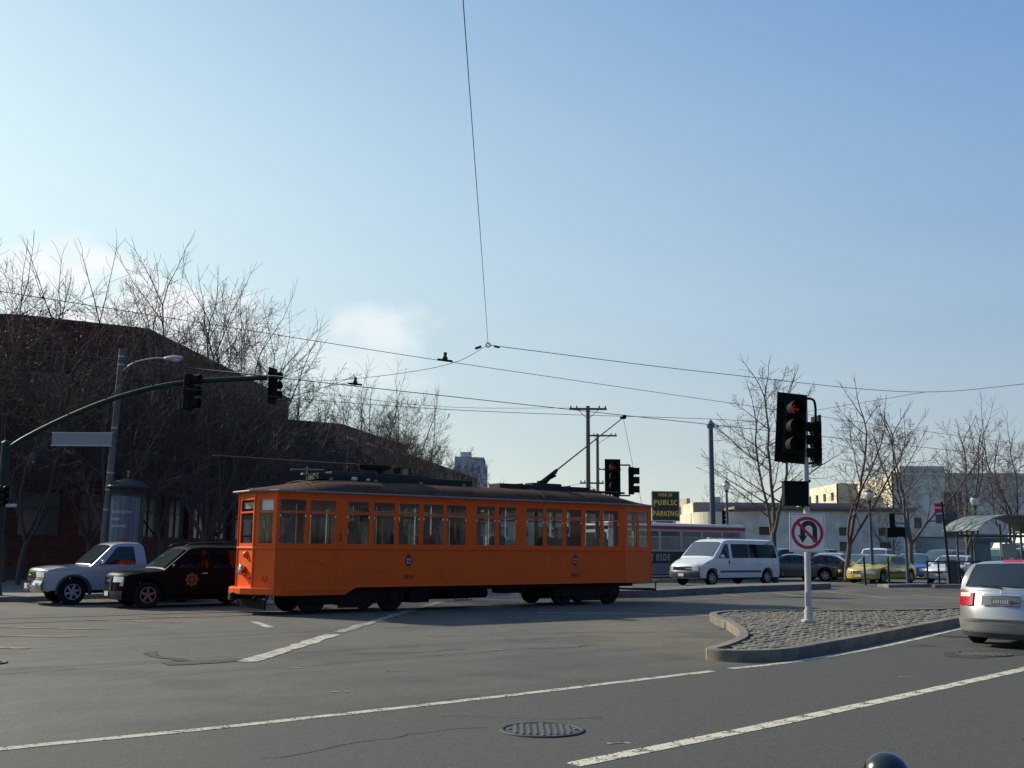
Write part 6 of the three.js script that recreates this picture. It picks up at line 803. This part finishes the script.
{ // bus shelter
  const o = thing('bus_shelter', 'bus shelter with arched grey roof and lit advert panel near the right edge', 'bus shelter', [24.65, 0.2, -53.2], 0.3); const fr = mat(0.10, 0.115, 0.125, 0.5, 0.3), roofM = mat(0.21, 0.23, 0.19, 0.5, 0.1);
  const arch = (x0, x1) => { const pos = [], idx = [], n = 12, t = 0.03; for (let i = 0; i <= n; i++) { const a = Math.PI * (0.12 + 0.76 * i / n), x = (x0 + x1) / 2 - (x1 - x0) / 2 * Math.cos(a) / Math.cos(Math.PI * 0.12), y = 2.45 + 0.80 * (Math.sin(a) - Math.sin(Math.PI * 0.12)) / (1 - Math.sin(Math.PI * 0.12)); for (const z of [-1.25, 1.25]) pos.push(x, y, z, x, y + t, z); } for (let i = 0; i < n; i++) { const a = i * 4, b = a + 4; idx.push(a, b, a + 2, a + 2, b, b + 2, a + 1, a + 3, b + 1, a + 3, b + 3, b + 1, a, a + 1, b, b, a + 1, b + 1, a + 2, b + 2, a + 3, a + 3, b + 2, b + 3); } const g = new THREE.BufferGeometry(); g.setAttribute('position', new THREE.Float32BufferAttribute(pos, 3)); g.setIndex(idx); return toCreasedNormals(g.toNonIndexed(), 0.5); };
  const rf = part('roof', arch(-2.3, 2.3), roofM, o); part('rib', [-2, -1, 0, 1, 2].map(k => { const x = k * 0.9, a = Math.acos(-x / 2.3 * Math.cos(Math.PI * 0.12)), y = 2.45 + 0.80 * (Math.sin(a) - 0.368) / 0.632; return rod([x, y - 0.01, -1.3], [x, y - 0.01, 1.3], 0.035); }), fr, rf); for (const e of [-2.3, 2.3]) part('fascia', rod([e, 2.45, -1.25], [e, 2.45, 1.25], 0.05), fr, rf);
  for (const x of [-2.0, -0.7, 0.7, 2.0]) part('post', rod([x, 0, -0.6], [x, 2.95 - Math.abs(x) * 0.17, -0.6], 0.06, 0.06, 8), fr, o); for (const x of [-2.0, 1.4]) part('post', rod([x, 0, 0.6], [x, 2.5, 0.6], 0.06, 0.06, 8), fr, o);
  part('beam', [rod([-2.0, 2.22, 0.6], [2.0, 2.22, 0.6], 0.06), rod([-2.0, 2.22, -0.6], [2.0, 2.22, -0.6], 0.06), box(2.2, 0.22, 0.06, -0.9, 2.0, 0.62)], fr, o);
  const ad = part('advert_panel', rbox(1.15, 1.95, 0.12, -1.5, 1.1, 0.45, 0.03), fr, o); part('poster', [box(1.0, 1.1, 0.01, -1.5, 1.45, 0.518)], mat(0.10, 0.14, 0.15, 0.3), ad); part('poster_print', [box(0.6, 0.42, 0.01, -1.5, 0.5, 0.517)], mat(0.40, 0.40, 0.36, 0.4), ad);
  part('map_panel', [rbox(0.9, 0.7, 0.05, 1.1, 1.5, -0.5, 0.02)], mat(0.34, 0.37, 0.34, 0.4), o); part('glass_panel', [box(1.2, 1.6, 0.012, 0, 1.1, -0.6), box(1.2, 1.6, 0.012, 1.35, 1.1, -0.602)], pmat(0.85, 0.9, 0.88, 0.03, 0, { transmission: 1, thickness: 0 }), o); part('bench', [rbox(2.4, 0.06, 0.36, 0.7, 0.45, -0.35, 0.02), rod([-0.2, 0, -0.35], [-0.2, 0.45, -0.35], 0.03), rod([1.6, 0, -0.35], [1.6, 0.45, -0.35], 0.03)], fr, o);
}
function railing(label, pts, h = 1.05) { const o = thing('railing', label, 'railing', [pts[0][0], 0.14, -pts[0][1]], 0, 'dark railings along the tram stop'); const b = pts[0]; pts.forEach(([x, d]) => part('post', rod([x - b[0], 0, -(d - b[1])], [x - b[0], h, -(d - b[1])], 0.045, 0.045, 8), M.blackPaint, o)); for (let i = 0; i < pts.length - 1; i++) part('rail', [h - 0.03, 0.55].map(y => rod([pts[i][0] - b[0], y, -(pts[i][1] - b[1])], [pts[i + 1][0] - b[0], y, -(pts[i + 1][1] - b[1])], 0.03, 0.03, 6)), M.blackPaint, o); return o; }
{ const o = thing('railing', 'single dark post standing in front of the taxi bonnet', 'post', [16.55, 0.05, -49.3]); part('post', rod([0, 0, 0], [-0.04, 1.25, 0], 0.05, 0.045, 8), M.blackPaint, o); part('cap', new THREE.SphereGeometry(0.06, 10, 6).translate(-0.04, 1.25, 0), M.blackPaint, o); }
{ const o = thing('railing', 'single dark post standing in front of the taxi door', 'post', [17.75, 0.05, -49.6]); part('post', rod([0, 0, 0], [0, 1.25, 0], 0.05, 0.045, 8), M.blackPaint, o); part('cap', new THREE.SphereGeometry(0.06, 10, 6).translate(0, 1.25, 0), M.blackPaint, o); }
railing('dark railing left of the red stop flag pole', [[19.1, 48.4], [19.7, 48.6], [20.25, 48.8]]);
railing('dark railing between the stop flag pole and the shelter', [[21.0, 49.4], [21.9, 50.0], [22.6, 50.4]]);
{ const o = thing('litter_bin', 'dark litter bin beside the stop flag pole', 'bin', [20.45, 0.16, -48.9]); part('body', [rod([0, 0, 0], [0, 0.95, 0], 0.27, 0.29, 16)], mat(0.05, 0.05, 0.05, 0.6), o); part('lid', lathe([[0.001, 1.1], [0.2, 1.07], [0.31, 0.98], [0.31, 0.94], [0.001, 0.94]], 16), mat(0.035, 0.035, 0.035, 0.5), o); }
{ const o = thing('bollard', 'black round-topped bollard poking into the bottom edge of the frame', 'bollard', [1.545, 0, -4.45]); const H = 0.60; part('shaft', [rod([0, 0, 0], [0, H, 0], 0.07, 0.06, 20), rod([0, 0, 0], [0, 0.06, 0], 0.12, 0.11, 20), rod([0, H - 0.02, 0], [0, H + 0.02, 0], 0.075, 0.075, 20)], M.blackPaint, o); part('ball', new THREE.SphereGeometry(0.098, 28, 18).translate(0, H + 0.09, 0), pmat(0.010, 0.011, 0.014, 0.22, 0, { clearcoat: 0.3, clearcoatRoughness: 0.12 }), o); }

// ---------------------------------------------------------------- overhead wires
function wire(name, label, pts, r = 0.012) { return single(name, tube(pts, r, 5, 60), M.wire, label, 'wire', [0, 0, 0], 0, undefined); }
const along = (t, y, w) => onTram(t, y, w).toArray();
wire('trolley_wire', 'trolley wire running above the orange tram up to its pole', [along(-18, 5.9, 0), along(0, 5.88, 0), along(12.4, 5.88, 0), along(30, 5.9, 0), along(60, 5.9, 0)], 0.011);
wire('trolley_wire', 'upper trolley wire crossing the whole picture over the near track', [[-14, 5.95, -13], [-5.6, 5.9, -20.2], [-1.57, 5.92, -23.9], [6.08, 5.9, -30.1], [13, 5.95, -36.1], [24, 6.0, -45]], 0.007);
wire('feeder_wire', 'thin feeder wire just below the tram wire towards the blue pole', [along(-10, 5.75, -2.6), along(6, 5.85, -2.5), along(20, 6.5, -2), [12.7, 9.3, -66]], 0.009);
wire('span_wire', 'steep span wire from the top of the picture down to the wire junction', [[-0.4, 8.2, 12], [-0.56, 7.48, -10.5], [-0.6, 7.15, -20], [-0.65, 7.02, -27.5]], 0.006);
wire('span_wire', 'span wire from the junction sloping right across the sky', [[-0.65, 7.02, -27.5], [6, 6.95, -31.2], [14.47, 7.13, -36], [16.5, 7.0, -33.4], [26, 7.3, -22]], 0.010);
wire('span_wire', 'span wire from the junction down left past the two wire hangers', [[-0.65, 7.02, -27.5], [-1.57, 6.35, -26.6], [-4.39, 5.97, -27], [-6.9, 6.55, -30], [-14, 8.2, -37]], 0.007);
wire('span_wire', 'span wire rising from the far lamp row to the right edge', [[13.1, 9.4, -66], [14.47, 7.13, -36.02]], 0.010);
wire('utility_wire', 'thin line leading left from the nearest utility pole', [[4.8, 12.4, -79.8], [-6, 11.2, -70], [-20, 11.8, -60]], 0.014);
wire('utility_wire', 'faint low line between the farther utility poles', [[8.0, 8.3, -104.8], [0, 7.4, -112], [-6, 8, -118]], 0.016);
function hanger(label, p, s = 1) { const o = thing('wire_hanger', label, 'hanger', p, TURN); part('clamp', [rbox(0.42 * s, 0.05, 0.06, 0, 0, 0, 0.02)], M.wire, o); part('insulator', lathe([[0.001, 0.2], [0.05, 0.18], [0.04, 0.1], [0.07, 0.06], [0.06, 0], [0.001, 0]], 10), M.wire, o); }
hanger('wire hanger where the span meets the upper trolley wire', [-1.57, 5.94, -23.9]); hanger('wire hanger on the tram wire left of the junction', [-4.2, 5.93, -27.5]);
{ const o = thing('wire_hanger', 'small ring joining the span wires at the top junction', 'hanger', [-0.65, 7.02, -27.5]); part('ring', new THREE.TorusGeometry(0.06, 0.015, 6, 14), M.wire, o); part('strain_insulator', [rod([-0.35, -0.10, 0.0], [-0.18, -0.04, 0], 0.035), rod([0.16, -0.01, -0.1], [0.3, -0.02, -0.2], 0.03)], M.wire, o); }

renderer.render(scene, camera);
